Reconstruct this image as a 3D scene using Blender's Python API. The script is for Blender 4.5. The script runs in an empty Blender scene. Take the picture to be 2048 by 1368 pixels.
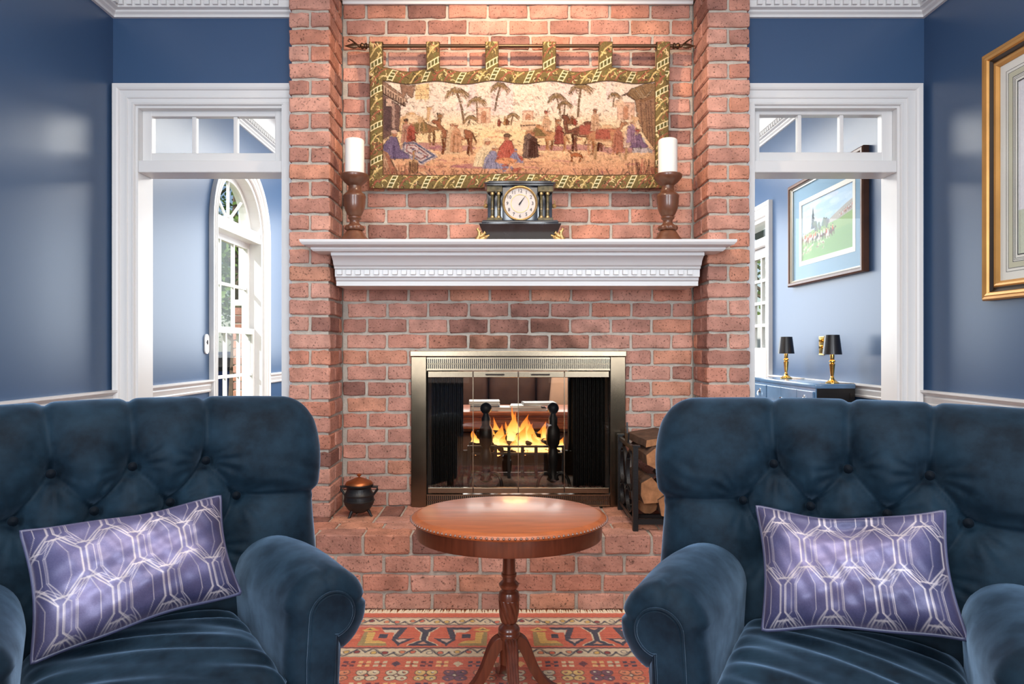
import bpy, bmesh, math, random
import numpy as np
from mathutils import Vector, Matrix, noise

random.seed(7)
RNG = np.random.default_rng(7)
SC = bpy.context.scene
COL = SC.collection
PI = math.pi

# ------------------------------------------------------------------ camera, sky, sun, lights, exposure
F, CX, CY, ZC = 1365.0, 1010.0, 697.0, 1.10     # focal length in pixels, vanishing point, eye height
cam = bpy.data.cameras.new('camera')
cam.sensor_width = 36.0
cam.lens = 36.0 * F / 2048.0
cam.shift_x = 14.0 / 2048.0
cam.shift_y = 13.0 / 2048.0
cam.clip_start = 0.05
camera = bpy.data.objects.new('camera', cam)
camera.location = (0, 0, ZC)
camera.rotation_euler = (PI / 2, 0, 0)
COL.objects.link(camera)
SC.camera = camera

SC.view_settings.view_transform = 'Standard'
SC.view_settings.look = 'None'
SC.view_settings.gamma = 1.0
SC.view_settings.use_curve_mapping = False
SC.view_settings.exposure = 0.28

world = bpy.data.worlds.new('world')
SC.world = world
world.use_nodes = True
_wn = world.node_tree.nodes
_bg = _wn['Background']
_sky = _wn.new('ShaderNodeTexSky')
_sky.sky_type = 'NISHITA'
_sky.sun_disc = False
_sky.sun_elevation = math.radians(42)
_sky.sun_rotation = math.radians(215)
world.node_tree.links.new(_sky.outputs[0], _bg.inputs[0])
_bg.inputs[1].default_value = 0.10


def lamp(name, kind, loc, energy, color=(1, 1, 1), size=None, size_y=None, rot=None, target=None, **kw):
    l = bpy.data.lights.new(name, kind)
    l.energy = energy
    l.color = color
    if kind == 'AREA':
        l.shape = 'RECTANGLE'
        l.size = size
        l.size_y = size_y or size
    for k, v in kw.items():
        setattr(l, k, v)
    o = bpy.data.objects.new(name, l)
    o.location = loc
    if target is not None:
        d = Vector(target) - Vector(loc)
        o.rotation_euler = d.to_track_quat('-Z', 'Y').to_euler()
    elif rot:
        o.rotation_euler = rot
    COL.objects.link(o)
    return o


lamp('sun', 'SUN', (-6, -4, 8), 5.0, (1, 0.95, 0.87), rot=Vector((0.55, 0.62, -0.62)).to_track_quat('-Z', 'Y').to_euler(), angle=0.01)
# cool area fills added behind the camera, just inside the closed wall
lamp('window_daylight_left', 'AREA', (-1.05, -1.70, 1.62), 72, (0.86, 0.93, 1.0), 1.0, 1.7, target=(-0.5, 3.0, 1.1))
lamp('window_daylight_right', 'AREA', (1.15, -1.70, 1.62), 72, (0.86, 0.93, 1.0), 1.0, 1.7, target=(0.6, 3.0, 1.1))
# soft overhead fill added in the front room, then the hearth downlight
lamp('ceiling_glow', 'AREA', (0.05, 0.9, 2.86), 52, (1.0, 0.93, 0.84), 2.2, 1.8, rot=(0, 0, 0))
lamp('fireplace_downlight', 'SPOT', (0.065, 2.58, 2.84), 40, (1.0, 0.74, 0.50), target=(0.065, 3.41, 2.0), spot_size=math.radians(125), spot_blend=0.5, shadow_soft_size=0.035)
# the bright room behind: area fills added out of view at the far wall and under the ceiling
lamp('far_window_daylight', 'AREA', (0.05, 7.36, 1.75), 66, (0.90, 0.96, 1.0), 2.6, 1.5, rot=(-PI / 2, 0, 0))
lamp('back_room_ceiling_glow', 'AREA', (0.05, 5.6, 2.84), 150, (1.0, 0.97, 0.92), 2.6, 2.2, rot=(0, 0, 0))

# ------------------------------------------------------------------ helpers


def lin(r, g, b):
    def f(c):
        c /= 255.0
        return c / 12.92 if c <= 0.04045 else ((c + 0.055) / 1.055) ** 2.4
    return (f(r), f(g), f(b), 1.0)


def P(px, py, Y):
    s = F / Y
    return Vector(((px - CX) / s, Y, ZC - (py - CY) / s))


def mat(name, col, rough=0.5, metal=0.0, spec=0.5, var=0.0, vscale=8.0, bump=0.0, bscale=60.0, sheen=0.0, sheen_tint=(1, 1, 1, 1),
        coat=0.0, stretch=(1, 1, 1), emit=0.0, emit_col=None, rand=0.0, bdetail=4.0):
    m = bpy.data.materials.new(name)
    m.use_nodes = True
    nt = m.node_tree
    b = nt.nodes['Principled BSDF']
    b.inputs['Base Color'].default_value = col
    b.inputs['Roughness'].default_value = rough
    b.inputs['Metallic'].default_value = metal
    b.inputs['Specular IOR Level'].default_value = spec
    if sheen:
        b.inputs['Sheen Weight'].default_value = sheen
        b.inputs['Sheen Roughness'].default_value = 0.45
        b.inputs['Sheen Tint'].default_value = sheen_tint
    if coat:
        b.inputs['Coat Weight'].default_value = coat
        b.inputs['Coat Roughness'].default_value = 0.12
    if emit:
        b.inputs['Emission Color'].default_value = emit_col or col
        b.inputs['Emission Strength'].default_value = emit
    tc = None
    if var or bump:
        tc = nt.nodes.new('ShaderNodeTexCoord')
        mp = nt.nodes.new('ShaderNodeMapping')
        mp.inputs['Scale'].default_value = stretch
        nt.links.new(tc.outputs['Object'], mp.inputs[0])
    if var:
        n = nt.nodes.new('ShaderNodeTexNoise')
        n.inputs['Scale'].default_value = vscale
        n.inputs['Detail'].default_value = 6
        nt.links.new(mp.outputs[0], n.inputs['Vector'])
        r = nt.nodes.new('ShaderNodeMapRange')
        r.inputs['From Min'].default_value = 0.3
        r.inputs['From Max'].default_value = 0.7
        r.inputs['To Min'].default_value = 1 - var
        r.inputs['To Max'].default_value = 1 + var
        nt.links.new(n.outputs[0], r.inputs[0])
        h = nt.nodes.new('ShaderNodeHueSaturation')
        h.inputs['Color'].default_value = col
        nt.links.new(r.outputs[0], h.inputs['Value'])
        if rand:
            oi = nt.nodes.new('ShaderNodeObjectInfo')
            r2 = nt.nodes.new('ShaderNodeMapRange')
            r2.inputs['To Min'].default_value = 1 - rand
            r2.inputs['To Max'].default_value = 1 + rand
            nt.links.new(oi.outputs['Random'], r2.inputs[0])
            mu = nt.nodes.new('ShaderNodeMath')
            mu.operation = 'MULTIPLY'
            nt.links.new(r.outputs[0], mu.inputs[0])
            nt.links.new(r2.outputs[0], mu.inputs[1])
            nt.links.new(mu.outputs[0], h.inputs['Value'])
        nt.links.new(h.outputs[0], b.inputs['Base Color'])
    if bump:
        n = nt.nodes.new('ShaderNodeTexNoise')
        n.inputs['Scale'].default_value = bscale
        n.inputs['Detail'].default_value = bdetail
        nt.links.new(mp.outputs[0], n.inputs['Vector'])
        bp = nt.nodes.new('ShaderNodeBump')
        bp.inputs['Strength'].default_value = bump
        bp.inputs['Distance'].default_value = 0.004
        nt.links.new(n.outputs[0], bp.inputs['Height'])
        nt.links.new(bp.outputs[0], b.inputs['Normal'])
    return m


def painted(name, rough=0.8, sheen=0.0, bump=0.0, bscale=900.0, spec=0.3, coat=0.0):
    m = mat(name, (1, 1, 1, 1), rough, spec=spec, bump=bump, bscale=bscale, sheen=sheen, coat=coat)
    a = m.node_tree.nodes.new('ShaderNodeVertexColor')
    a.layer_name = 'paint'
    m.node_tree.links.new(a.outputs[0], m.node_tree.nodes['Principled BSDF'].inputs['Base Color'])
    return m


def glass_mat(name, tint, base_refl=0.05, rough=0.02, top=0.9):
    m = bpy.data.materials.new(name)
    m.use_nodes = True
    nt = m.node_tree
    nt.nodes.remove(nt.nodes['Principled BSDF'])
    out = nt.nodes['Material Output']
    t = nt.nodes.new('ShaderNodeBsdfTransparent')
    t.inputs[0].default_value = tint
    g = nt.nodes.new('ShaderNodeBsdfGlossy')
    g.inputs['Roughness'].default_value = rough
    lw = nt.nodes.new('ShaderNodeLayerWeight')      # Schlick: 4 % head-on, mirror at grazing angles
    lw.inputs[0].default_value = 0.5
    pw = nt.nodes.new('ShaderNodeMath')
    pw.operation = 'POWER'
    pw.inputs[1].default_value = 5.0
    nt.links.new(lw.outputs['Facing'], pw.inputs[0])
    fr = nt.nodes.new('ShaderNodeMapRange')
    fr.inputs['To Min'].default_value = base_refl
    fr.inputs['To Max'].default_value = top
    nt.links.new(pw.outputs[0], fr.inputs[0])
    mi = nt.nodes.new('ShaderNodeMixShader')
    nt.links.new(fr.outputs[0], mi.inputs[0])
    nt.links.new(t.outputs[0], mi.inputs[1])
    nt.links.new(g.outputs[0], mi.inputs[2])
    nt.links.new(mi.outputs[0], out.inputs[0])
    return m


class MB:
    def __init__(self):
        self.v = []
        self.f = []
        self.mi = []

    def add(self, vs, fs, mi=0):
        o = len(self.v)
        self.v += [tuple(p) for p in vs]
        self.f += [tuple(i + o for i in f) for f in fs]
        self.mi += [mi] * len(fs)
        return self

    def box(self, x0, x1, y0, y1, z0, z1, b=0.0, mi=0):
        if b <= 0:
            vs = [(x, y, z) for x in (x0, x1) for y in (y0, y1) for z in (z0, z1)]
            return self.add(vs, [(0, 1, 3, 2), (4, 6, 7, 5), (0, 4, 5, 1), (2, 3, 7, 6), (0, 2, 6, 4), (1, 5, 7, 3)], mi)
        bm = bmesh.new()
        bmesh.ops.create_cube(bm, size=1)
        for v in bm.verts:
            v.co = (x0 + (v.co.x + .5) * (x1 - x0), y0 + (v.co.y + .5) * (y1 - y0), z0 + (v.co.z + .5) * (z1 - z0))
        bmesh.ops.bevel(bm, geom=bm.edges[:], offset=b, segments=2, affect='EDGES', profile=0.5)
        bm.verts.index_update()
        self.add([v.co[:] for v in bm.verts], [[v.index for v in f.verts] for f in bm.faces], mi)
        bm.free()
        return self

    def xform(self, M):
        self.v = [tuple(M @ Vector(p)) for p in self.v]
        return self

    def lathe(self, prof, seg=24, c=(0, 0, 0), sx=1.0, sy=1.0, fn=None, mi=0, cap=True):
        vs, fs = [], []
        n = len(prof)
        for i in range(seg):
            a = 2 * PI * i / seg
            for (r, z) in prof:
                rr = fn(r, z, a) if fn else r
                vs.append((c[0] + rr * math.cos(a) * sx, c[1] + rr * math.sin(a) * sy, c[2] + z))
        for i in range(seg):
            j = (i + 1) % seg
            for k in range(n - 1):
                fs.append((i * n + k, j * n + k, j * n + k + 1, i * n + k + 1))
        if cap and prof[0][0] > 1e-6:
            fs.append(tuple(i * n for i in range(seg))[::-1])
        if cap and prof[-1][0] > 1e-6:
            fs.append(tuple(i * n + n - 1 for i in range(seg)))
        return self.add(vs, fs, mi)

    def tube(self, path, r, seg=8, closed=False, mi=0):
        pts = [Vector(p) for p in path]
        n = len(pts)
        vs, fs = [], []
        up = None
        for i, p in enumerate(pts):
            a = pts[(i - 1) % n] if (closed or i) else p
            b = pts[(i + 1) % n] if (closed or i < n - 1) else p
            t = (b - a).normalized()
            if up is None:
                up = Vector((0, 0, 1)) if abs(t.z) < .9 else Vector((1, 0, 0))
            x = t.cross(up).normalized()
            y = x.cross(t).normalized()
            up = y
            rr = r[i] if isinstance(r, (list, tuple)) else r
            for k in range(seg):
                an = 2 * PI * k / seg
                vs.append(p + (x * math.cos(an) + y * math.sin(an)) * rr)
        m = n if closed else n - 1
        for i in range(m):
            j = (i + 1) % n
            for k in range(seg):
                l = (k + 1) % seg
                fs.append((i * seg + k, i * seg + l, j * seg + l, j * seg + k))
        if not closed:
            fs.append(tuple(range(seg))[::-1])
            fs.append(tuple((n - 1) * seg + k for k in range(seg)))
        return self.add(vs, fs, mi)

    def bar(self, path, w, h, side, closed=False, mi=0):
        """flat bar of width w along `side`, thickness h across, following path"""
        pts = [Vector(p) for p in path]
        n = len(pts)
        side = Vector(side).normalized()
        vs, fs = [], []
        for i, p in enumerate(pts):
            a = pts[(i - 1) % n] if (closed or i) else p
            b = pts[(i + 1) % n] if (closed or i < n - 1) else p
            t = (b - a).normalized()
            nn = t.cross(side).normalized()
            for (q, r) in ((-1, -1), (1, -1), (1, 1), (-1, 1)):
                vs.append(p + side * (w / 2 * q) + nn * (h / 2 * r))
        m = n if closed else n - 1
        for i in range(m):
            j = (i + 1) % n
            for k in range(4):
                l = (k + 1) % 4
                fs.append((i * 4 + k, i * 4 + l, j * 4 + l, j * 4 + k))
        if not closed:
            fs.append((3, 2, 1, 0))
            fs.append(tuple((n - 1) * 4 + k for k in range(4)))
        return self.add(vs, fs, mi)

    def prism(self, poly, fmap, t, mi=0):
        """poly 2D -> fmap(a,b,c) with c=0 and c=t"""
        n = len(poly)
        vs = [fmap(a, b, 0) for a, b in poly] + [fmap(a, b, t) for a, b in poly]
        fs = [tuple(range(n))[::-1], tuple(range(n, 2 * n))]
        for i in range(n):
            j = (i + 1) % n
            fs.append((i, j, n + j, n + i))
        return self.add(vs, fs, mi)

    def sweep(self, path, prof, fmap, closed=False, caps=True, mi=0):
        """mitred moulding: path in plane (a,b), profile (offset to the left, out), fmap(a,b,c)"""
        pts = [Vector((p[0], p[1])) for p in path]
        n, k = len(pts), len(prof)
        vs, fs = [], []
        for i, p in enumerate(pts):
            d0 = (p - pts[i - 1]).normalized() if (closed or i) else None
            d1 = (pts[(i + 1) % n] - p).normalized() if (closed or i < n - 1) else None
            d0 = d0 or d1
            d1 = d1 or d0
            n0 = Vector((-d0.y, d0.x))
            n1 = Vector((-d1.y, d1.x))
            m = (n0 + n1)
            m = m / max(1e-6, m.dot(n0)) if m.length > 1e-6 else n0
            for (o, c) in prof:
                q = p + m * o
                vs.append(fmap(q.x, q.y, c))
        mm = n if closed else n - 1
        for i in range(mm):
            j = (i + 1) % n
            for a in range(k):
                b = (a + 1) % k
                fs.append((i * k + a, i * k + b, j * k + b, j * k + a))
        if caps and not closed:
            fs.append(tuple(range(k))[::-1])
            fs.append(tuple((n - 1) * k + a for a in range(k)))
        return self.add(vs, fs, mi)

    def mesh(self, name, fix=True):
        me = bpy.data.meshes.new(name)
        me.from_pydata(self.v, [], self.f)
        if any(self.mi):
            me.polygons.foreach_set('material_index', self.mi)
        if fix:
            bm = bmesh.new()
            bm.from_mesh(me)
            bmesh.ops.recalc_face_normals(bm, faces=bm.faces[:])
            bm.to_mesh(me)
            bm.free()
        me.update()
        return me

    def obj(self, name, m, parent=None, smooth=None, fix=True):
        return link(name, self.mesh(name, fix), m, parent, smooth)


def link(name, me, m, parent=None, smooth=None):
    for x in (m if isinstance(m, (list, tuple)) else [m]):
        me.materials.append(x)
    if smooth:
        me.shade_smooth()
        if smooth < 170:
            me.set_sharp_from_angle(angle=math.radians(smooth))
    o = bpy.data.objects.new(name, me)
    COL.objects.link(o)
    if parent is not None:
        o.parent = parent
        o.matrix_parent_inverse = parent.matrix_basis.inverted()
    return o


def part(name, me, parent, loc=(0, 0, 0), rot=(0, 0, 0), scale=(1, 1, 1)):
    """a piece that shares mesh data; location is in the parent's space (parents of bricks sit at the origin)"""
    o = bpy.data.objects.new(name, me)
    o.location = loc
    o.rotation_euler = rot
    o.scale = scale
    o.parent = parent
    COL.objects.link(o)
    return o


def tag(o, label=None, cat=None, group=None, kind=None):
    if label:
        o['label'] = label
    if cat:
        o['category'] = cat
    if group:
        o['group'] = group
    if kind:
        o['kind'] = kind
    return o


def empty(name, loc=(0, 0, 0), rz=0.0):
    o = bpy.data.objects.new(name, None)
    o.location = loc
    o.rotation_euler = (0, 0, rz)
    o.empty_display_size = 0.05
    COL.objects.link(o)
    return o


def struct(o, label=None):
    o['kind'] = 'structure'
    if label:
        o['label'] = label
    return o


def kid(mb, name, m, parent, smooth=None, fix=True):
    """part whose vertices are in the parent's local space"""
    o = link(name, mb.mesh(name, fix), m, None, smooth)
    o.parent = parent
    return o


def grid_obj(name, pos, m, parent=None, paint=None, smooth=True, closed_back=None):
    """pos: (H,W,3) array -> quad grid; paint: (H,W,3) sRGB 0..255"""
    H, W = pos.shape[:2]
    idx = np.arange(H * W).reshape(H, W)
    q = np.stack([idx[:-1, :-1], idx[:-1, 1:], idx[1:, 1:], idx[1:, :-1]], -1).reshape(-1, 4)
    me = bpy.data.meshes.new(name)
    me.vertices.add(H * W)
    me.vertices.foreach_set('co', pos.reshape(-1).astype(np.float32))
    me.loops.add(q.size)
    me.loops.foreach_set('vertex_index', q.reshape(-1).astype(np.int32))
    me.polygons.add(len(q))
    me.polygons.foreach_set('loop_start', np.arange(0, q.size, 4, dtype=np.int32))
    me.update(calc_edges=True)
    if paint is not None:
        setpaint(me, paint)
    o = link(name, me, m, None, 180 if smooth else None)
    if parent is not None:
        o.parent = parent
    return o


def setpaint(me, paint):
    c = np.clip(paint.reshape(-1, 3) / 255.0, 0, 1)
    l = np.where(c <= 0.04045, c / 12.92, ((c + 0.055) / 1.055) ** 2.4)
    a = me.color_attributes.new('paint', 'FLOAT_COLOR', 'POINT')
    a.data.foreach_set('color', np.concatenate([l, np.ones((len(l), 1))], 1).astype(np.float32).reshape(-1))


class Canvas:
    """small numpy painter; y goes down"""

    def __init__(self, W, H, s=1.0, x0=0.0, y0=0.0, bg=(200, 200, 200)):
        self.W, self.H, self.s, self.x0, self.y0 = W, H, s, x0, y0
        self.a = np.zeros((H, W, 3)) + np.array(bg, float)
        self.X, self.Y = np.meshgrid((np.arange(W) + .5) / s + x0, (np.arange(H) + .5) / s + y0)

    def _win(self, xa, xb, ya, yb):
        s = self.s
        i0 = max(0, int((xa - self.x0) * s) - 1)
        i1 = min(self.W, int((xb - self.x0) * s) + 2)
        j0 = max(0, int((ya - self.y0) * s) - 1)
        j1 = min(self.H, int((yb - self.y0) * s) + 2)
        return slice(j0, j1), slice(i0, i1)

    def _put(self, w, m, col, al=1.0):
        a = self.a[w]
        if a.size == 0:
            return
        m = (m * al)[..., None]
        a[...] = a * (1 - m) + np.array(col, float) * m

    def poly(self, pts, col, al=1.0):
        xs = [p[0] for p in pts]
        ys = [p[1] for p in pts]
        w = self._win(min(xs), max(xs), min(ys), max(ys))
        X, Y = self.X[w], self.Y[w]
        m = np.zeros(X.shape, bool)
        n = len(pts)
        for i in range(n):
            x1, y1 = pts[i]
            x2, y2 = pts[(i + 1) % n]
            if y1 == y2:
                continue
            c = ((y1 > Y) != (y2 > Y)) & (X < (x2 - x1) * (Y - y1) / (y2 - y1) + x1)
            m ^= c
        self._put(w, m.astype(float), col, al)

    def rect(self, x0, x1, y0, y1, col, al=1.0):
        self.poly([(x0, y0), (x1, y0), (x1, y1), (x0, y1)], col, al)

    def ell(self, cx, cy, rx, ry, col, al=1.0, ang=0.0):
        r = max(rx, ry)
        w = self._win(cx - r, cx + r, cy - r, cy + r)
        X, Y = self.X[w] - cx, self.Y[w] - cy
        c, s = math.cos(ang), math.sin(ang)
        d = ((X * c + Y * s) / rx) ** 2 + ((-X * s + Y * c) / ry) ** 2
        self._put(w, np.clip((1.12 - d) / .24, 0, 1), col, al)

    def line(self, pts, wd, col, al=1.0):
        for (x1, y1), (x2, y2) in zip(pts[:-1], pts[1:]):
            w = self._win(min(x1, x2) - wd, max(x1, x2) + wd, min(y1, y2) - wd, max(y1, y2) + wd)
            X, Y = self.X[w], self.Y[w]
            L = (x2 - x1) ** 2 + (y2 - y1) ** 2 + 1e-12
            t = np.clip(((X - x1) * (x2 - x1) + (Y - y1) * (y2 - y1)) / L, 0, 1)
            d = np.hypot(X - x1 - t * (x2 - x1), Y - y1 - t * (y2 - y1))
            aa = 0.5 / self.s
            self._put(w, np.clip((wd / 2 - d) / aa * .5 + .5, 0, 1), col, al)

    def grain(self, amp, sc=1):
        n = RNG.normal(0, amp, (self.H // sc + 1, self.W // sc + 1, 1))
        n = np.repeat(np.repeat(n, sc, 0), sc, 1)[:self.H, :self.W]
        self.a += n
        return self


def wall_mesh(name, outer, holes, fmap, t, m):
    """flat wall with holes. outer/holes in (a,b); fmap(a,b,c): c=0 room side, c=t far side"""
    bm = bmesh.new()
    loops = [outer] + holes
    sides = []
    for c in (0, t):
        edges = []
        lv = []
        for lp in loops:
            vs = [bm.verts.new(fmap(a, b, c)) for a, b in lp]
            lv.append(vs)
            for i in range(len(vs)):
                edges.append(bm.edges.new((vs[i], vs[(i + 1) % len(vs)])))
        bmesh.ops.triangle_fill(bm, use_beauty=True, use_dissolve=False, edges=edges)
        sides.append(lv)
    for A, B in zip(*sides):
        n = len(A)
        for i in range(n):
            bm.faces.new((A[i], A[(i + 1) % n], B[(i + 1) % n], B[i]))
    bmesh.ops.recalc_face_normals(bm, faces=bm.faces[:])
    me = bpy.data.meshes.new(name)
    bm.to_mesh(me)
    bm.free()
    return link(name, me, m)


def rect(a0, a1, b0, b1):
    return [(a0, b0), (a1, b0), (a1, b1), (a0, b1)]


# ------------------------------------------------------------------ materials
M = {}
M['blue'] = mat('blue_wall_paint', (0.042, 0.090, 0.185, 1), 0.33, spec=0.5, bump=0.02, bscale=700)
M['white'] = mat('white_paint', (0.73, 0.73, 0.725, 1), 0.32, spec=0.5)
M['ceil'] = mat('ceiling_paint', (0.85, 0.85, 0.84, 1), 0.8)
M['mortar'] = mat('mortar', lin(186, 178, 166), 0.95, var=0.12, vscale=30, bump=0.9, bscale=160, spec=0.2)
M['wood_floor'] = mat('floor_wood', lin(150, 96, 56), 0.35, var=0.18, vscale=6, stretch=(14, 1, 1))
M['velvet'] = None
M['brass'] = mat('antique_brass', lin(146, 132, 112), 0.27, metal=1.0, var=0.12, vscale=9)
M['brass_dark'] = mat('aged_brass_side', lin(122, 108, 90), 0.24, metal=1.0, var=0.22, vscale=7)
M['gold'] = mat('polished_brass', lin(226, 180, 100), 0.16, metal=1.0)
M['black_iron'] = mat('black_iron', (0.012, 0.012, 0.013, 1), 0.42, spec=0.5, bump=0.3, bscale=120)
M['soot'] = mat('sooty_firebrick', (0.010, 0.008, 0.007, 1), 0.95, var=0.3, vscale=14, bump=0.5, bscale=40)
M['glass'] = glass_mat('clear_glass', (0.97, 0.98, 0.98, 1), 0.015, 0.02, 0.15)
M['art_glass'] = glass_mat('picture_glass', (0.97, 0.98, 0.98, 1), 0.015, 0.02, 0.12)
M['fire_glass'] = glass_mat('smoked_fire_glass', (0.80, 0.77, 0.73, 1))
M['wax'] = mat('candle_wax', (0.86, 0.84, 0.78, 1), 0.45)
M['wax'].node_tree.nodes['Principled BSDF'].inputs['Subsurface Weight'].default_value = 0.25
M['wax'].node_tree.nodes['Principled BSDF'].inputs['Subsurface Radius'].default_value = (0.03, 0.025, 0.02)
M['dark_turned'] = mat('dark_turned_wood', lin(102, 64, 46), 0.3, var=0.3, vscale=18, stretch=(1, 1, .25), coat=0.3)
M['mahogany'] = mat('mahogany', lin(160, 84, 42), 0.34, var=0.22, vscale=16, stretch=(.5, 4, 4), coat=0.2)
M['mahogany_v'] = mat('mahogany_pedestal', lin(88, 42, 26), 0.3, var=0.25, vscale=22, stretch=(4, 4, .5), coat=0.35)
M['black_case'] = mat('black_clock_case', lin(34, 33, 38), 0.16, var=0.3, vscale=30, coat=0.5)
M['marble'] = mat('green_brown_marble', lin(96, 84, 52), 0.2, var=0.55, vscale=55)
M['gilt'] = mat('gilt', lin(196, 164, 112), 0.34, metal=0.85, bump=0.5, bscale=260)
M['dial'] = mat('clock_dial', lin(196, 184, 176), 0.4, var=0.05, vscale=40)
M['ink'] = mat('dark_numerals', lin(34, 32, 46), 0.6)
M['log_end'] = mat('split_wood', lin(164, 114, 76), 0.85, var=0.35, vscale=30, bump=0.5, bscale=60)
M['bark'] = mat('bark', lin(84, 60, 44), 0.95, var=0.4, vscale=26, bump=1.0, bscale=45)
M['copper_lid'] = mat('worn_copper', lin(168, 100, 60), 0.38, metal=0.8, var=0.3, vscale=20)
M['gold_frame'] = mat('gold_leaf_frame', lin(196, 146, 80), 0.36, metal=0.45, var=0.14, vscale=6, stretch=(1, 1, 1))
M['dark_groove'] = mat('dark_frame_groove', lin(44, 32, 22), 0.4)
M['brown_frame'] = mat('brown_picture_frame', lin(92, 58, 40), 0.35, var=0.2, vscale=12)
M['mat_white'] = mat('white_mat_board', lin(238, 236, 228), 0.9)
M['mat_beige'] = mat('beige_mat_band', lin(206, 204, 180), 0.9)
M['mat_blue'] = mat('pale_blue_mat_board', lin(136, 166, 190), 0.9)
M['leather'] = mat('brown_leather', lin(86, 62, 52), 0.32, var=0.25, vscale=9, bump=0.3, bscale=50)
M['paper'] = mat('book_pages', lin(226, 224, 218), 0.8)
M['book_navy'] = mat('navy_book_cover', lin(44, 54, 72), 0.5)
M['book_grey'] = mat('grey_book_cover', lin(150, 152, 156), 0.5)
M['cab_blue'] = mat('blue_lacquer', lin(96, 130, 164), 0.16, var=0.12, vscale=10, coat=0.5)
M['cab_black'] = mat('dark_cabinet_side', lin(30, 26, 24), 0.3)
M['shade'] = mat('black_lamp_shade', lin(26, 22, 22), 0.4, coat=0.3)
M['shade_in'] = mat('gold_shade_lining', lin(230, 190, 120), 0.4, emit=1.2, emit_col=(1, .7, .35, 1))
M['nickel'] = mat('nickel', lin(210, 212, 214), 0.15, metal=1.0)
M['plate'] = mat('white_switch_plate', lin(235, 235, 232), 0.3)
M['leaf_a'] = mat('leaf_green', lin(88, 118, 40), 0.6, rand=0.2, var=0.3, vscale=1.4)
M['leaf_b'] = mat('leaf_olive', lin(60, 92, 34), 0.6, rand=0.2, var=0.3, vscale=1.4)
M['lawn'] = mat('lawn', lin(120, 140, 62), 0.9, var=0.3, vscale=3)
M['trunk'] = mat('tree_trunk', lin(92, 76, 62), 0.9, var=0.3, vscale=10)
M['car_blue'] = mat('dark_blue_car_paint', lin(34, 44, 84), 0.2, coat=0.6)
M['black_rubber'] = mat('black_rubber', (0.012, 0.012, 0.012, 1), 0.7)
M['green_awning'] = mat('green_awning', lin(30, 128, 100), 0.6)
M['fringe'] = mat('cream_fringe', lin(244, 232, 206), 0.9)
M['coal'] = mat('charred_wood', (0.016, 0.012, 0.010, 1), 0.9, var=0.4, vscale=30, bump=0.8, bscale=60)
M['ash'] = mat('grey_ash', lin(78, 76, 74), 1.0, var=0.5, vscale=50, bump=1.0, bscale=90)


def velvet():
    m = mat('blue_velvet', lin(16, 34, 46), 0.62, spec=0.10, sheen=0.6, sheen_tint=lin(150, 182, 216), bump=0.12, bscale=1400)
    nt = m.node_tree
    b = nt.nodes['Principled BSDF']
    b.inputs['Sheen Roughness'].default_value = 0.34
    tc = nt.nodes.new('ShaderNodeTexCoord')
    n = nt.nodes.new('ShaderNodeTexNoise')
    n.inputs['Scale'].default_value = 9
    n.inputs['Detail'].default_value = 7
    n.inputs['Roughness'].default_value = 0.65
    nt.links.new(tc.outputs['Object'], n.inputs['Vector'])
    r = nt.nodes.new('ShaderNodeValToRGB')
    r.color_ramp.elements[0].position = 0.34
    r.color_ramp.elements[0].color = lin(8, 20, 30)
    r.color_ramp.elements[1].position = 0.72
    r.color_ramp.elements[1].color = lin(26, 47, 62)
    nt.links.new(n.outputs[0], r.inputs[0])
    nt.links.new(r.outputs[0], b.inputs['Base Color'])
    n2 = nt.nodes.new('ShaderNodeTexNoise')      # larger patches where the nap has been rubbed
    n2.inputs['Scale'].default_value = 4.5
    n2.inputs['Detail'].default_value = 6
    n2.inputs['Roughness'].default_value = 0.6
    nt.links.new(tc.outputs['Object'], n2.inputs['Vector'])
    r2 = nt.nodes.new('ShaderNodeMapRange')
    r2.inputs['From Min'].default_value = 0.40
    r2.inputs['From Max'].default_value = 0.66
    r2.inputs['To Min'].default_value = 0.35
    r2.inputs['To Max'].default_value = 1.0
    nt.links.new(n2.outputs[0], r2.inputs[0])
    nt.links.new(r2.outputs[0], b.inputs['Sheen Weight'])
    return m


M['velvet'] = velvet()
M['velvet_dark'] = mat('dark_velvet_button', lin(7, 14, 22), 0.7, spec=0.1, sheen=0.15, sheen_tint=lin(90, 130, 165))


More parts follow.
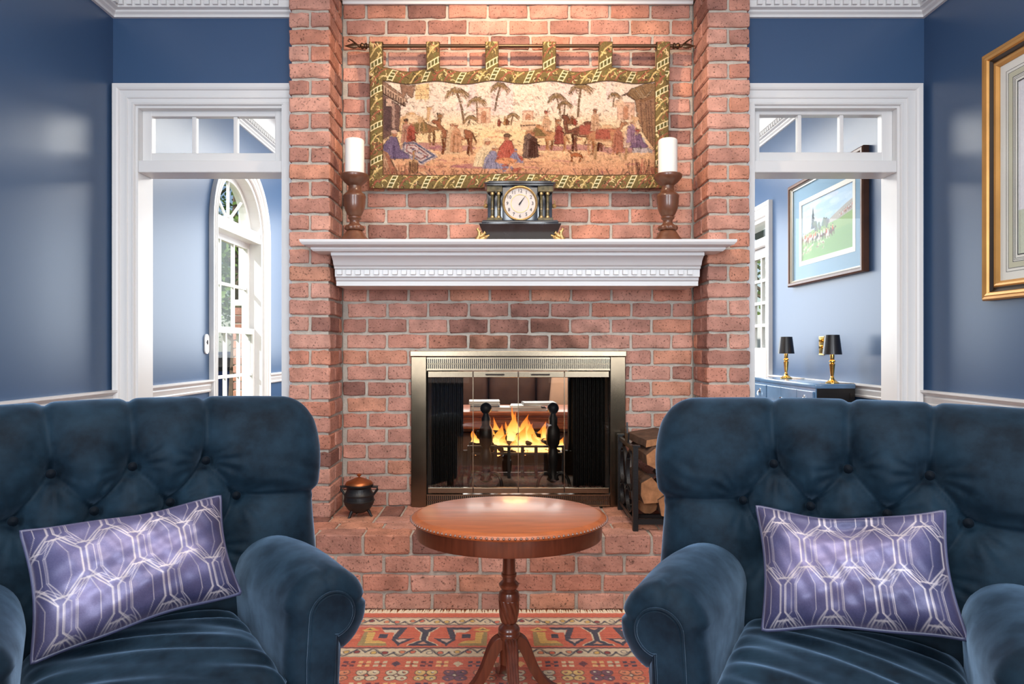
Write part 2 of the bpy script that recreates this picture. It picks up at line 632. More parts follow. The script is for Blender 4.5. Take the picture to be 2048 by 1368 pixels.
def brick_mat():
    m = bpy.data.materials.new('red_brick')
    m.use_nodes = True
    nt = m.node_tree
    N, L = nt.nodes, nt.links
    b = N['Principled BSDF']
    b.inputs['Roughness'].default_value = 0.88
    b.inputs['Specular IOR Level'].default_value = 0.25
    oi = N.new('ShaderNodeObjectInfo')
    ramp = N.new('ShaderNodeValToRGB')
    e = ramp.color_ramp.elements
    e[0].position, e[0].color = 0.0, lin(136, 96, 86)
    e[1].position, e[1].color = 1.0, lin(204, 146, 120)
    for p, c in ((.10, (168, 120, 106)), (.35, (192, 140, 123)), (.6, (206, 154, 136)), (.8, (188, 128, 108))):
        x = e.new(p)
        x.color = lin(*c)
    L.new(oi.outputs['Random'], ramp.inputs[0])
    geo = N.new('ShaderNodeNewGeometry')
    # blotches
    n1 = N.new('ShaderNodeTexNoise')
    n1.inputs['Scale'].default_value = 13
    n1.inputs['Detail'].default_value = 5
    L.new(geo.outputs['Position'], n1.inputs['Vector'])
    r1 = N.new('ShaderNodeMapRange')
    r1.inputs['From Min'].default_value = .3
    r1.inputs['From Max'].default_value = .7
    r1.inputs['To Min'].default_value = .70
    r1.inputs['To Max'].default_value = 1.18
    L.new(n1.outputs[0], r1.inputs[0])
    # dark fired specks and pits
    n2 = N.new('ShaderNodeTexNoise')
    n2.inputs['Scale'].default_value = 120
    n2.inputs['Detail'].default_value = 3
    L.new(geo.outputs['Position'], n2.inputs['Vector'])
    r2 = N.new('ShaderNodeMapRange')
    r2.inputs['From Min'].default_value = .30
    r2.inputs['From Max'].default_value = .42
    r2.inputs['To Min'].default_value = .30
    r2.inputs['To Max'].default_value = 1.0
    L.new(n2.outputs[0], r2.inputs[0])
    mu = N.new('ShaderNodeMath')
    mu.operation = 'MULTIPLY'
    L.new(r1.outputs[0], mu.inputs[0])
    L.new(r2.outputs[0], mu.inputs[1])
    # soot stain above the firebox opening (a real stain on the brick)
    sep = N.new('ShaderNodeSeparateXYZ')
    L.new(geo.outputs['Position'], sep.inputs[0])

    def node(op, a, bb):
        q = N.new('ShaderNodeMath')
        q.operation = op
        for i, s in enumerate((a, bb)):
            if isinstance(s, (int, float)):
                q.inputs[i].default_value = s
            else:
                L.new(s, q.inputs[i])
        return q.outputs[0]
    dx = node('DIVIDE', node('SUBTRACT', sep.outputs[0], 0.05), 0.42)
    dz = node('DIVIDE', node('SUBTRACT', sep.outputs[2], 1.10), 0.20)
    d = node('ADD', node('MULTIPLY', dx, dx), node('MULTIPLY', dz, dz))
    n3 = N.new('ShaderNodeTexNoise')
    n3.inputs['Scale'].default_value = 8
    n3.inputs['Detail'].default_value = 4
    L.new(geo.outputs['Position'], n3.inputs['Vector'])
    d2 = node('ADD', d, node('MULTIPLY', node('SUBTRACT', n3.outputs[0], .5), 3.2))
    r3 = N.new('ShaderNodeMapRange')
    r3.inputs['From Min'].default_value = 0.0
    r3.inputs['From Max'].default_value = 1.1
    r3.inputs['To Min'].default_value = 0.34
    r3.inputs['To Max'].default_value = 1.0
    L.new(d2, r3.inputs[0])
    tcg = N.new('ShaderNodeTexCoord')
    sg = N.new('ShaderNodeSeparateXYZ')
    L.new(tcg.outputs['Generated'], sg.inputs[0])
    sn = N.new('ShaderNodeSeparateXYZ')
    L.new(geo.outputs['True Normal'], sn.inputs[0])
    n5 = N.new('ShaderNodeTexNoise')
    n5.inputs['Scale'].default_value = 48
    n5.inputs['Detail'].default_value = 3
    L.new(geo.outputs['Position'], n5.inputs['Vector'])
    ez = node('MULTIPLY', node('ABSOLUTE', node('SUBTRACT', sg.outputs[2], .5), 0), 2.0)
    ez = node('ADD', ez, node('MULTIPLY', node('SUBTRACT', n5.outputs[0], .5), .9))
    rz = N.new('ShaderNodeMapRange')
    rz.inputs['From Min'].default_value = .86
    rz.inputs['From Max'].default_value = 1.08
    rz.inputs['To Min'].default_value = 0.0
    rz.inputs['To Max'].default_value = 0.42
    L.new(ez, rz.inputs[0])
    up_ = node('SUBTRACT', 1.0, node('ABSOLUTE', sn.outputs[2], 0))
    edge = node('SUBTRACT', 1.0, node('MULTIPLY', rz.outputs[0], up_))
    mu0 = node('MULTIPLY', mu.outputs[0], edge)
    mu2 = N.new('ShaderNodeMath')
    mu2.operation = 'MULTIPLY'
    L.new(mu0, mu2.inputs[0])
    L.new(r3.outputs[0], mu2.inputs[1])
    hs = N.new('ShaderNodeHueSaturation')
    L.new(ramp.outputs[0], hs.inputs['Color'])
    L.new(mu2.outputs[0], hs.inputs['Value'])
    L.new(hs.outputs[0], b.inputs['Base Color'])
    bp = N.new('ShaderNodeBump')
    bp.inputs['Strength'].default_value = 0.8
    bp.inputs['Distance'].default_value = 0.004
    n4 = N.new('ShaderNodeTexNoise')
    n4.inputs['Scale'].default_value = 90
    n4.inputs['Detail'].default_value = 6
    L.new(geo.outputs['Position'], n4.inputs['Vector'])
    L.new(n4.outputs[0], bp.inputs['Height'])
    L.new(bp.outputs[0], b.inputs['Normal'])
    return m


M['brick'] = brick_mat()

# ------------------------------------------------------------------ the room
XL, XR, YW, YB, ZT = -1.878, 2.008, 3.27, 3.40, 2.90     # side walls, blue back wall front / rear face, ceiling
YR, YP, YH, ZH = 3.41, 3.16, 2.87, 0.315                   # brick recess, pilaster fronts, hearth front, hearth top
Y0, Y1 = -1.8, 7.4
PLx0, PLx1, PRx0, PRx1 = -1.0, -0.81, 0.9375, 1.134        # pilasters


def up(x0, x1, y0, y1, z0, z1, name, m, b=0):
    return struct(MB().box(x0, x1, y0, y1, z0, z1, b).obj(name, m))


# floor of planks
fl = struct(MB().box(XL - .15, XR + .15, Y0, Y1, -.06, -.006).obj('floor', M['wood_floor']))
pk = MB().box(0, .098, 0, 2.0, -.01, 0).mesh('plank')
pk.materials.append(M['wood_floor'])
for i in range(39):
    x = XL + .1 * i
    for j in range(3):
        part('plank', pk, fl, (x, Y0 + 2.003 * j + (i % 2) * .9 - .0, 0))
up(XL - .15, XR + .15, Y0, Y1, ZT, ZT + .1, 'ceiling', M['ceil'])

# left wall with arched window opening, right wall with glazed door opening
WC, WR, WS, WB = 4.86, 0.43, 1.93, 0.56         # window centre Y, radius, spring line, sill
arch = [(WC - WR, WB), (WC + WR, WB)] + [(WC + WR * math.cos(a), WS + WR * math.sin(a)) for a in np.linspace(0, PI, 25)]
wl = struct(wall_mesh('wall_left', rect(Y0, Y1, -.006, ZT), [arch], lambda a, b, c: (XL - c, a, b), .15, M['blue']))
DY0, DY1, DZ = 5.22, 6.12, 2.12
wr = struct(wall_mesh('wall_right', [(Y0, -.006), (DY0, -.006), (DY0, DZ), (DY1, DZ), (DY1, -.006), (Y1, -.006), (Y1, ZT), (Y0, ZT)], [],
                      lambda a, b, c: (XR + c, a, b), .15, M['blue']))
DLi, DLo, DHt = -1.768, -1.004, 2.262           # left doorway: inner left edge, brick side, head
DRi, DRo = 1.888, 1.138
struct(wall_mesh('wall_back_left', [(XL, -.006), (DLi, -.006), (DLi, DHt), (DLo, DHt), (DLo, ZT), (XL, ZT)], [],
                 lambda a, b, c: (a, YW + c, b), YB - YW, M['blue']))
struct(wall_mesh('wall_back_right', [(XR, -.006), (DRi, -.006), (DRi, DHt), (DRo, DHt), (DRo, ZT), (XR, ZT)], [],
                 lambda a, b, c: (a, YW + c, b), YB - YW, M['blue']))
up(XL - .15, XR + .15, Y1, Y1 + .12, -.006, ZT, 'wall_far', M['blue'])
wf = up(XL - .15, XR + .15, Y0 - .12, Y0, -.006, ZT, 'wall_front', M['blue'])
# frames and panes added on the closed wall behind the camera, no openings
for i, xc in enumerate((-1.05, 1.15)):
    w = struct(empty('window_%d' % (i + 2), (xc, Y0, 1.62)), 'tall white sash window in the wall behind the viewer')
    fr = MB()
    fr.sweep(rect(-.5, .5, -.85, .85), [(0, .0), (0, .03), (-.1, .03), (-.1, .0)], lambda a, b, c: (a, c, b), closed=True)
    for a in (-.17, .17):
        fr.box(a - .012, a + .012, 0, .02, -.85, .85)
    for b in (-.43, 0, .43):
        fr.box(-.5, .5, 0, .02, b - .014, b + .014)
    kid(fr, 'window_frame', M['white'], w)
    kid(MB().box(-.5, .5, .004, .008, -.85, .85), 'pane', M['glass'], w)

wfar = struct(empty('window_4', (.05, Y1, 1.75)), 'wide white window in the far wall above the sofa')  # unseen frame added on the closed wall to go with the fill light
fr = MB()
fr.sweep(rect(-1.3, 1.3, -.75, .75), [(0, 0), (0, -.03), (-.1, -.03), (-.1, 0)], lambda a, b, c: (a, c, b), closed=True)
for q in (-.65, 0, .65):
    fr.box(q - .02, q + .02, -.03, 0, -.75, .75)
kid(fr, 'window_frame', M['white'], wfar)

# chimney mass behind the brick face, with a see-through firebox
FX0, FX1, FZ0, FZ1 = -.388, .522, .36, 1.0
RX0, RX1, RZ0, RZ1, YF = -.36, .49, .50, 1.0, 4.05
ch = MB()
ch.box(PLx0, FX0 - .03, YR + .012, YF, 0, ZT)
ch.box(FX1 + .03, PRx1, YR + .012, YF, 0, ZT)
ch.box(FX0 - .03, FX1 + .03, YR + .012, YF, FZ1 + .03, ZT)
ch.box(FX0 - .03, FX1 + .03, YR + .012, YF, 0, FZ0 - .03)
struct(ch.obj('wall_chimney', M['mortar']))
fb = empty('firebox', (0, 0, 0))
struct(fb, 'soot-blackened firebox open through to the room behind')
kid(MB().box(FX0 - .03, FX1 + .03, 3.40, YF, FZ0 - .03, FZ0), 'firebox_floor', M['ash'], fb)
side = MB().box(FX0 - .03, FX0, 3.42, YF, FZ0, FZ1 + .03)
kid(side, 'firebox_side', M['soot'], fb)
kid(MB().box(FX1, FX1 + .03, 3.42, YF, FZ0, FZ1 + .03), 'firebox_side', M['soot'], fb)
kid(MB().box(FX0, FX1, 3.42, YF, FZ1, FZ1 + .03), 'firebox_roof', M['soot'], fb)
kid(MB().box(FX0, FX1, YF - .05, YF, FZ0, RZ0), 'firebox_back_sill', M['soot'], fb)


# ------------------------------------------------------------------ bricks
def brick_mesh(dx, dy, dz, seed, nx=4, nz=2):
    """rough brick centred on the origin, chamfered, edges chipped"""
    rnd = random.Random(seed)
    bm = bmesh.new()
    bmesh.ops.create_cube(bm, size=1)
    for v in bm.verts:
        v.co = (v.co.x * dx, v.co.y * dy, v.co.z * dz)
    bmesh.ops.bevel(bm, geom=bm.edges[:], offset=.0045, segments=1, affect='EDGES')
    ex = [e for e in bm.edges if abs(e.verts[0].co.x - e.verts[1].co.x) > dx * .7]
    bmesh.ops.subdivide_edges(bm, edges=ex, cuts=nx, use_grid_fill=True)
    ez = [e for e in bm.edges if abs(e.verts[0].co.z - e.verts[1].co.z) > dz * .7]
    bmesh.ops.subdivide_edges(bm, edges=ez, cuts=nz - 1, use_grid_fill=True)
    for v in bm.verts:
        c = v.co
        fx, fz = abs(c.x) / (dx / 2), abs(c.z) / (dz / 2)
        edge = fz > .8 or fx > .95
        j = .0026 if edge else .0013
        c.z += rnd.uniform(-1, 1) * j * (1.2 if fz > .8 else .4)
        c.x += rnd.uniform(-1, 1) * j * .8
        c.y += rnd.uniform(-1, 1) * j * .7
    me = bpy.data.meshes.new('brick')
    bm.to_mesh(me)
    bm.free()
    me.materials.append(M['brick'])
    return me


_bk = {}


def brick(parent, x0, x1, y0, y1, z0, z1):
    dx, dy, dz = x1 - x0, y1 - y0, z1 - z0
    key = (round(dx, 2), round(dy, 2), round(dz, 3))
    if key not in _bk:
        n = 10 if dx > .15 or dy > .15 else 6
        _bk[key] = [brick_mesh(key[0], key[1], key[2], hash(key) % 1000 + i * 17, 4 if dx > .12 else 2) for i in range(n)]
    me = random.choice(_bk[key])
    o = part('brick', me, parent, ((x0 + x1) / 2, (y0 + y1) / 2 + random.uniform(-.002, .002), (z0 + z1) / 2 + random.uniform(-.0015, .0015)),
             (random.uniform(-.006, .006), random.uniform(-.006, .006), random.uniform(-.006, .006)),
             (dx / key[0], dy / key[1], dz / key[2]))
    return o


LX, HZ, J = .2028, .0784, .0125
zc = lambda k: 1.3695 - HZ * k
# recess wall (mortar bed with bricks set proud of it)
RB0, RB1 = PLx1, PRx0
OX0, OX1, OZ = -.43, .565, 1.055      # hole behind the fireplace surround
# the recess is two walls of brick: above the mantel and around the firebox
wu = struct(MB().box(RB0, RB1, YR, YR + .012, 1.44, ZT).obj('wall_overmantel', M['mortar']))
wd = MB()
wd.box(RB0, OX0 + .03, YR, YR + .012, ZH - .02, 1.44)
wd.box(OX1 - .03, RB1, YR, YR + .012, ZH - .02, 1.44)
wd.box(OX0 + .03, OX1 - .03, YR, YR + .012, OZ - .04, 1.44)
wd = struct(wd.obj('wall_fireplace', M['mortar']))


def course(parent, k, x0, x1, y0, phase, skip=None):
    zz = zc(k)
    x = phase - 12 * LX
    while x < x1:
        a, b = max(x + J / 2, x0 + .003), min(x + LX - J / 2, x1 - .003)
        x += LX
        if b - a < .03:
            continue
        spans = [(a, b)]
        if skip and zz - HZ / 2 < skip[2] - .01:
            spans = [(max(a, q0), min(b, q1)) for q0, q1 in ((x0, skip[0]), (skip[1], x1))]
        for p, q in spans:
            if q - p > .025:
                brick(parent, p, q, y0, y0 + .05, zz - (HZ - J) / 2, zz + (HZ - J) / 2)


for k in range(-19, 14):
    ph = -.4865 if k % 2 == 0 else -.5925
    course(wu if zc(k) > 1.44 else wd, k, RB0, RB1, YR - .009, ph + random.uniform(-.006, .006), (OX0, OX1, OZ))

# pilasters with bonded corners
for name, x0, x1, inner, par, lab in (('brick_pilaster', PLx0, PLx1, 1, 1, 'red brick pilaster left of the fireplace, behind the small cauldron'),
                                      ('brick_pilaster', PRx0, PRx1, -1, 0, 'red brick pilaster right of the fireplace, beside the log rack')):
    core = struct(MB().box(x0 + .010, x1 - .010, YP + .010, YR, ZH, ZT).obj('wall_pilaster_' + ('left' if inner > 0 else 'right'), M['mortar']), lab)
    w = x1 - x0
    for k in range(-20, 14):
        zz = zc(k)
        z0, z1 = zz - (HZ - J) / 2, zz + (HZ - J) / 2
        if z1 > ZT:
            continue
        ya, yb = YP, YR - .01
        e = .0
        if (k % 2 != 0) == (par == 1):
            brick(core, x0 + e, x1 - e, ya, ya + .094, z0, z1)
            if inner > 0:
                brick(core, x1 - .09, x1, ya + .094 + J, yb, z0, z1)
            else:
                brick(core, x0, x0 + .09, ya + .094 + J, yb, z0, z1)
        else:
            h = (w - J) / 2
            if inner > 0:
                brick(core, x0, x0 + h, ya, ya + .094, z0, z1)
                brick(core, x1 - h, x1, ya, ya + .178, z0, z1)
                brick(core, x1 - h, x1, ya + .178 + J, yb, z0, z1)
            else:
                brick(core, x1 - h, x1, ya, ya + .094, z0, z1)
                brick(core, x0, x0 + h, ya, ya + .178, z0, z1)
                brick(core, x0, x0 + h, ya + .178 + J, yb, z0, z1)

# raised hearth
hx0, hx1 = -1.02, 1.15
he = MB().box(hx0 + .01, hx1 - .01, YH + .010, YR + .01, 0, ZH - .009).obj('raised_hearth', M['mortar'])
tag(he, 'raised red brick hearth platform in front of the fireplace', 'hearth')
rows = [(.236, .315, -.5996), (.158, .2245, -.511), (.079, .1455, -.605), (.001, .0665, -.511)]
for r, (z0, z1, ph) in enumerate(rows):
    x = ph - 3 * LX
    while x < hx1:
        a, b = max(x + .0065, hx0), min(x + LX - .0065, hx1)
        if b - a > .03:
            brick(he, a, b, YH, YH + .100, z0, z1)
        x += LX
for (y0, y1, ph, L) in ((YH + .112, YH + .209, -.54, LX), (YH + .221, YH + .318, -.60, LX), (YH + .330, YH + .535, -.66, .1075)):
    x = ph - 5 * LX
    while x < hx1:
        a, b = max(x + .006, hx0), min(x + L - .006, hx1)
        if b - a > .03:
            brick(he, a, b, y0, y1, ZH - .065, ZH)
        x += L

# ------------------------------------------------------------------ mouldings
CAS = [(0, 0), (0, .012), (.004, .018), (.010, .018), (.014, .012), (.030, .013), (.033, .019), (.040, .019), (.043, .014), (.068, .016), (.072, .024), (.080, .028), (.098, .030), (.098, 0)]


def casing(name, path, fm, prof=CAS, parent=None):
    mb = MB().sweep(path, prof, fm)
    return struct(mb.obj(name, M['white'])) if parent is None else kid(mb, name, M['white'], parent)


ffront = lambda a, b, c: (a, YW - c, b)
# left doorway
d1 = struct(empty('door_1', (0, 0, 0)), 'white cased doorway with three-pane transom, left of the brick')
d2 = struct(empty('door_2', (0, 0, 0)), 'white cased doorway with three-pane transom, right of the brick')
for d, xi, xo, sg, panes, pz in ((d1, DLi, DLo, 1, [(-1.711, -1.519), (-1.498, -1.318), (-1.2985, -1.114)], (2.047, 2.224)),
                                 (d2, DRi, DRo, -1, [(1.233, 1.42), (1.439, 1.624), (1.643, 1.825)], (2.051, 2.233))):
    if sg > 0:
        path = [(xi, 0), (xi, DHt), (xo + .002, DHt)]
        prof = CAS
    else:
        path = [(xi, 0), (xi, DHt), (xo - .002, DHt)]
        prof = [(-a, c) for a, c in CAS]
    kid(MB().sweep(path, prof, ffront), 'door_casing', M['white'], d)
    # narrow casing leg on the brick side
    ins = -1.064 if sg > 0 else 1.19
    a0, a1 = sorted((ins, xo - sg * .002))
    leg = MB().box(a0, a1, YW - .02, YW, 0, DHt)
    leg.box(a0 + .01, a1 - .006, YW - .028, YW - .018, 0, DHt)
    kid(leg, 'casing_leg', M['white'], d)
    # jamb linings
    jb = MB()
    x0, x1 = sorted((xi, xi + sg * .012))
    jb.box(x0, x1, YW - .004, YB + .004, 0, DHt - .012)
    x0, x1 = sorted((ins - sg * .0, xo))
    jb.box(x0, x1, YW + .001, YB + .004, 0, DHt - .012)
    x0, x1 = sorted((xi, xo))
    jb.box(x0, x1, YW - .004, YB + .004, DHt - .012, DHt - .0005)
    kid(jb, 'jamb', M['white'], d)
    x0, x1 = sorted((xi + sg * .012, ins))
    kid(MB().box(x0, x1, YW - .004, YB - .002, 1.943, 2.000, .004), 'transom_bar', M['white'], d)
    sash = MB()
    ys = YW + .035
    zb, zt = 2.000, DHt - .012
    cells = sorted(panes)
    sash.box(x0, cells[0][0], ys, ys + .04, zb, zt, .003)
    sash.box(cells[-1][1], x1, ys, ys + .04, zb, zt, .003)
    sash.box(x0, x1, ys + .001, ys + .039, zb, pz[0], .003)
    sash.box(x0, x1, ys + .001, ys + .039, pz[1], zt, .003)
    for q in (0, 1):
        sash.box(cells[q][1], cells[q + 1][0], ys + .006, ys + .034, pz[0], pz[1], .003)
    sa = kid(sash, 'transom_sash', M['white'], d)
    for c in cells:
        gl = MB().box(c[0], c[1], ys + .018, ys + .022, pz[0], pz[1])
        kid(gl, 'pane', M['glass'], sa)

# chair rails
RAIL = [(0, .826), (.012, .826), (.016, .836), (.010, .842), (.014, .856), (.018, .868), (.014, .876), (.022, .884), (.036, .893), (.036, .903), (.0, .903)]
n = 0


def rail(path, name):
    mb = MB().sweep(path, RAIL, lambda a, b, c: (a, b, c))
    return struct(mb.obj(name, M['white'], smooth=30))


TR = iter(range(1, 99))
# paths run so that the room lies to the left of the path
for pth in ([(XL, YW), (XL, Y0)], [(XR, Y0), (XR, YW)], [(XL, WC - .52), (XL, YB)], [(XL, Y1), (XL, WC + .52)], [(XR, YB), (XR, DY0 - .09)]):
    rail(pth, 'trim_%d' % next(TR))

# crown moulding
CR = [(0, 2.681), (.014, 2.681), (.016, 2.692), (.028, 2.700), (.030, 2.708), (.050, 2.712), (.052, 2.742), (.066, 2.748), (.070, 2.756), (.080, 2.775), (.100, 2.806),
      (.125, 2.822), (.140, 2.828), (.142, 2.84), (.160, 2.846), (.160, ZT), (0, ZT)]
dent = MB().box(-.012, .012, -.014, .003, -.022, 0, .0015).mesh('dentil')
dent.materials.append(M['white'])


def crown(path, name, dentils=True, pitch=.0405, stuff=False, prof=CR, dz=2.741, off=.050):
    o = struct(MB().sweep(path, prof, lambda a, b, c: (a, b, c)).obj(name, M['white'], smooth=25))
    mb = MB()
    for (a, b) in zip(path[:-1], path[1:]):
        a, b = Vector(a), Vector(b)
        d = (b - a).normalized()
        nrm = Vector((-d.y, d.x))
        L = (b - a).length
        q = .08
        while q < L - .06:
            p = a + d * q + nrm * off
            if stuff:
                ang = math.atan2(d.y, d.x)
                mm = Matrix.Translation((p.x, p.y, dz)) @ Matrix.Rotation(ang + PI, 4, 'Z')
                t = MB().box(-.012, .012, -.014, .003, -.022, 0)
                t.xform(mm)
                mb.add(t.v, t.f)
            else:
                part('dentil', dent, o, (p.x, p.y, dz), (0, 0, math.atan2(d.y, d.x) + PI))
            q += pitch
    if stuff:
        s = kid(mb, 'dentil_row', M['white'], o)
        s['kind'] = 'stuff'
    return o


crown([(PLx0, YW), (XL, YW), (XL, 1.6)], 'trim_%d' % next(TR))
crown([(XR, 1.6), (XR, YW), (PRx1, YW)], 'trim_%d' % next(TR))
crown([(XL, Y1), (XL, YB)], 'trim_%d' % next(TR), stuff=True)
crown([(XR, YB), (XR, Y1)], 'trim_%d' % next(TR), stuff=True)
# small crown over the brick recess
CR2 = [(0, 2.810), (.012, 2.810), (.014, 2.822), (.030, 2.830), (.034, 2.838), (.060, 2.852), (.085, 2.875), (.10, 2.885), (.10, ZT), (0, ZT)]
struct(MB().sweep([(PRx0 - .004, YR - .012), (PLx1 + .004, YR - .012)], CR2, lambda a, b, c: (a, b, c)).obj('trim_%d' % next(TR), M['white'], smooth=25))

# mantel shelf
mt = empty('mantel_shelf', (0, 0, 0))
tag(mt, 'white painted mantel shelf with dentil moulding on the brick chimney', 'mantel')
SH = [(0, 1.533), (.245, 1.533), (.262, 1.535), (.270, 1.543), (.272, 1.550), (.285, 1.553), (.300, 1.560), (.308, 1.570), (.310, 1.581), (0, 1.581)]
lip = [(o - .165, z) for o, z in SH]
lip[0] = (0, 1.533)
lip[-1] = (0, 1.581)
sx0, sx1, yb = -.905 + .145, 1.022 - .145, 3.145
kid(MB().box(PLx1 + .002, PRx0 - .002, yb, YR - .004, 1.535, 1.580), 'shelf_board', M['white'], mt)
no = MB().sweep([(sx1, YP - .002), (sx1, yb), (sx0, yb), (sx0, YP - .002)], lip, lambda a, b, c: (a, b, c))
kid(no, 'shelf_nosing', M['white'], mt, 25)
BED = [(0, 1.392), (.012, 1.392), (.014, 1.412), (.022, 1.418), (.024, 1.428), (.038, 1.432), (.040, 1.464), (.052, 1.468), (.056, 1.476), (.066, 1.482), (.078, 1.500),
       (.100, 1.516), (.112, 1.520), (.114, 1.533), (0, 1.533)]
bx0, bx1, yq = -.785, .899, 3.19
be = MB().sweep([(bx1, yq), (bx0, yq)], BED, lambda a, b, c: (a, b, c))
be.box(bx0, bx1, yq - .001, YR - .006, 1.392, 1.533)
kid(be, 'bed_moulding', M['white'], mt, 25)
x = bx0 + .022
while x < bx1 - .01:
    part('dentil', dent, mt, (x, yq - .038, 1.462))
    x += .0425

# ------------------------------------------------------------------ arched window in the left wall of the room behind
w1 = struct(empty('window_1', (0, 0, 0)), 'white arched sash window seen through the left doorway')
fl_ = lambda a, b, c: (XL + c, a, b)
ring = [(WC + WR, WB)] + [(WC + WR * math.cos(a), WS + WR * math.sin(a)) for a in np.linspace(0, PI, 25)] + [(WC - WR, WB)]
kid(MB().sweep(ring, [(-a, c) for a, c in CAS], fl_), 'window_casing', M['white'], w1)
kid(MB().box(XL - .10, XL + .05, WC - WR - .1, WC + WR + .1, WB - .035, WB, .004), 'window_sill', M['white'], w1)
kid(MB().sweep(ring, [(0, -.15), (0, 0), (.03, 0), (.03, -.15)], fl_), 'window_jamb', M['white'], w1)
kid(MB().box(XL - .14, XL - .005, WC - WR + .02, WC + WR - .02, 1.90, 1.985, .004), 'transom_bar', M['white'], w1)
yl, yr = WC - WR + .03, WC + WR - .03
r0 = WR - .03
fan = MB()
fz = 1.985
arcp = [(WC + (r0) * math.cos(a), WS + r0 * math.sin(a)) for a in np.linspace(.13, PI - .13, 21)]
fan.sweep(arcp, [(0, -.115), (0, -.075), (.045, -.075), (.045, -.115)], fl_)
fan.box(XL - .115, XL - .075, yl, yr, fz, fz + .03)
for a in (PI / 4, PI / 2, 3 * PI / 4):
    fan.tube([(XL - .095, WC, fz + .02), (XL - .095, WC + .39 * math.cos(a), fz - .05 + .39 * math.sin(a))], .011, 6)
fan.tube([(XL - .115, WC, fz + .03), (XL - .070, WC, fz + .03)], .035, 12)
fs = kid(fan, 'fanlight_sash', M['white'], w1)
gp = [(WC + (r0 - .02) * math.cos(a), WS + (r0 - .02) * math.sin(a)) for a in np.linspace(.15, PI - .15, 21)]
kid(MB().prism(gp, lambda a, b, c: (XL - .097 + c, a, b), .004), 'pane', M['glass'], fs)


def sash(name, xo, z0, z1, y0, y1, cols, rws, parent, fr=.042, mun=.011, th=.034, flip=1):
    mb = MB()
    mb.box(xo, xo + th, y0, y0 + fr, z0, z1)
    mb.box(xo, xo + th, y1 - fr, y1, z0, z1)
    mb.box(xo + .001, xo + th - .001, y0, y1, z0, z0 + fr)
    mb.box(xo + .001, xo + th - .001, y0, y1, z1 - fr, z1)
    ys = np.linspace(y0 + fr, y1 - fr, cols + 1)
    zs = np.linspace(z0 + fr, z1 - fr, rws + 1)
    for q in ys[1:-1]:
        mb.box(xo + .006, xo + th - .006, q - mun, q + mun, z0 + fr, z1 - fr)
    for q in zs[1:-1]:
        mb.box(xo + .007, xo + th - .007, y0 + fr, y1 - fr, q - mun, q + mun)
    s = kid(mb, name, M['white'], parent)
    for i in range(cols):
        for j in range(rws):
            kid(MB().box(xo + th / 2 - .002, xo + th / 2 + .002, ys[i], ys[i + 1], zs[j], zs[j + 1]), 'pane', M['glass'], s)
    return s


sash('upper_sash', XL - .125, 1.21, 1.90, yl, yr, 3, 2, w1)
sash('lower_sash', XL - .085, WB, 1.25, yl, yr, 3, 2, w1)

# glazed door in the right wall of the room behind
d3 = struct(empty('door_3', (0, 0, 0)), 'white glazed door seen through the right doorway')
fr_ = lambda a, b, c: (XR - c, a, b)
kid(MB().sweep([(DY0, 0), (DY0, DZ), (DY1, DZ), (DY1, 0)], CAS, fr_), 'door_casing', M['white'], d3)
kid(MB().sweep([(DY0, 0), (DY0, DZ), (DY1, DZ), (DY1, 0)], [(0, -.15), (0, 0), (-.03, 0), (-.03, -.15)], fr_), 'jamb', M['white'], d3)
kid(MB().box(XR + .0, XR + .13, DY0 + .03, DY1 - .03, 1.905, 1.965), 'transom_bar', M['white'], d3)
tp = kid(MB().box(XR + .06, XR + .064, DY0 + .03, DY1 - .03, 1.965, DZ - .03), 'pane', M['glass'], d3)
lf = sash('door_leaf', XR + .05, 1.03, 1.90, DY0 + .035, DY1 - .035, 4, 4, d3, fr=.075, mun=.012, th=.04)
pn = MB().box(XR + .05, XR + .09, DY0 + .035, DY1 - .035, .01, 1.03)
for a in (DY0 + .13, (DY0 + DY1) / 2 + .03):
    pn.box(XR + .04, XR + .051, a, a + .29, .15, .92, .004)
kid(pn, 'door_panel', M['white'], d3)

# ------------------------------------------------------------------ outdoors
struct(MB().box(-40, XL - .15, -10, 45, -.45, -.35).obj('lawn_ground', M['lawn']))
struct(MB().box(XR + .15, 30, -10, 45, -.45, -.35).obj('lawn_ground', M['lawn']))


def tree(x, y, h, r, label, key, nl=1500, grp=None, z0=-.35):
    t = empty('leafy_tree', (x, y, z0))
    tag(t, label, 'tree', grp)
    mb = MB()
    rnd = random.Random(int(x * 100 + y * 10))
    mb.tube([(0, 0, 0), (.05, .02, h * .3), (0, .05, h * .6), (.02, 0, h * .85)], [.14, .11, .08, .03], 8)
    tips = []
    for i in range(12):
        a = rnd.uniform(0, 2 * PI)
        z = h * rnd.uniform(.28, .8)
        q = Vector((math.cos(a) * r * rnd.uniform(.5, .95), math.sin(a) * r * rnd.uniform(.5, .95), z + h * rnd.uniform(.05, .2)))
        mb.tube([(0, 0, z), (q.x * .5, q.y * .5, z + (q.z - z) * .6), q], [.05, .03, .012], 5)
        tips.append(q)
    kid(mb, 'trunk', M['trunk'], t)
    lv = MB()
    for i in range(nl):
        c = rnd.choice(tips)
        p = c + Vector((rnd.gauss(0, r * .33), rnd.gauss(0, r * .33), rnd.gauss(0, r * .33)))
        s = rnd.uniform(.05, .10)
        u = Vector((rnd.gauss(0, 1), rnd.gauss(0, 1), rnd.gauss(0, 1))).normalized() * s
        v = u.cross(Vector((rnd.gauss(0, 1), rnd.gauss(0, 1), rnd.gauss(0, 1)))).normalized() * s * .5
        lv.add([p - u, p - v, p + u, p + v], [(0, 1, 2, 3)])
    f = kid(lv, 'foliage', M[key], t, fix=False)
    f['kind'] = 'stuff'


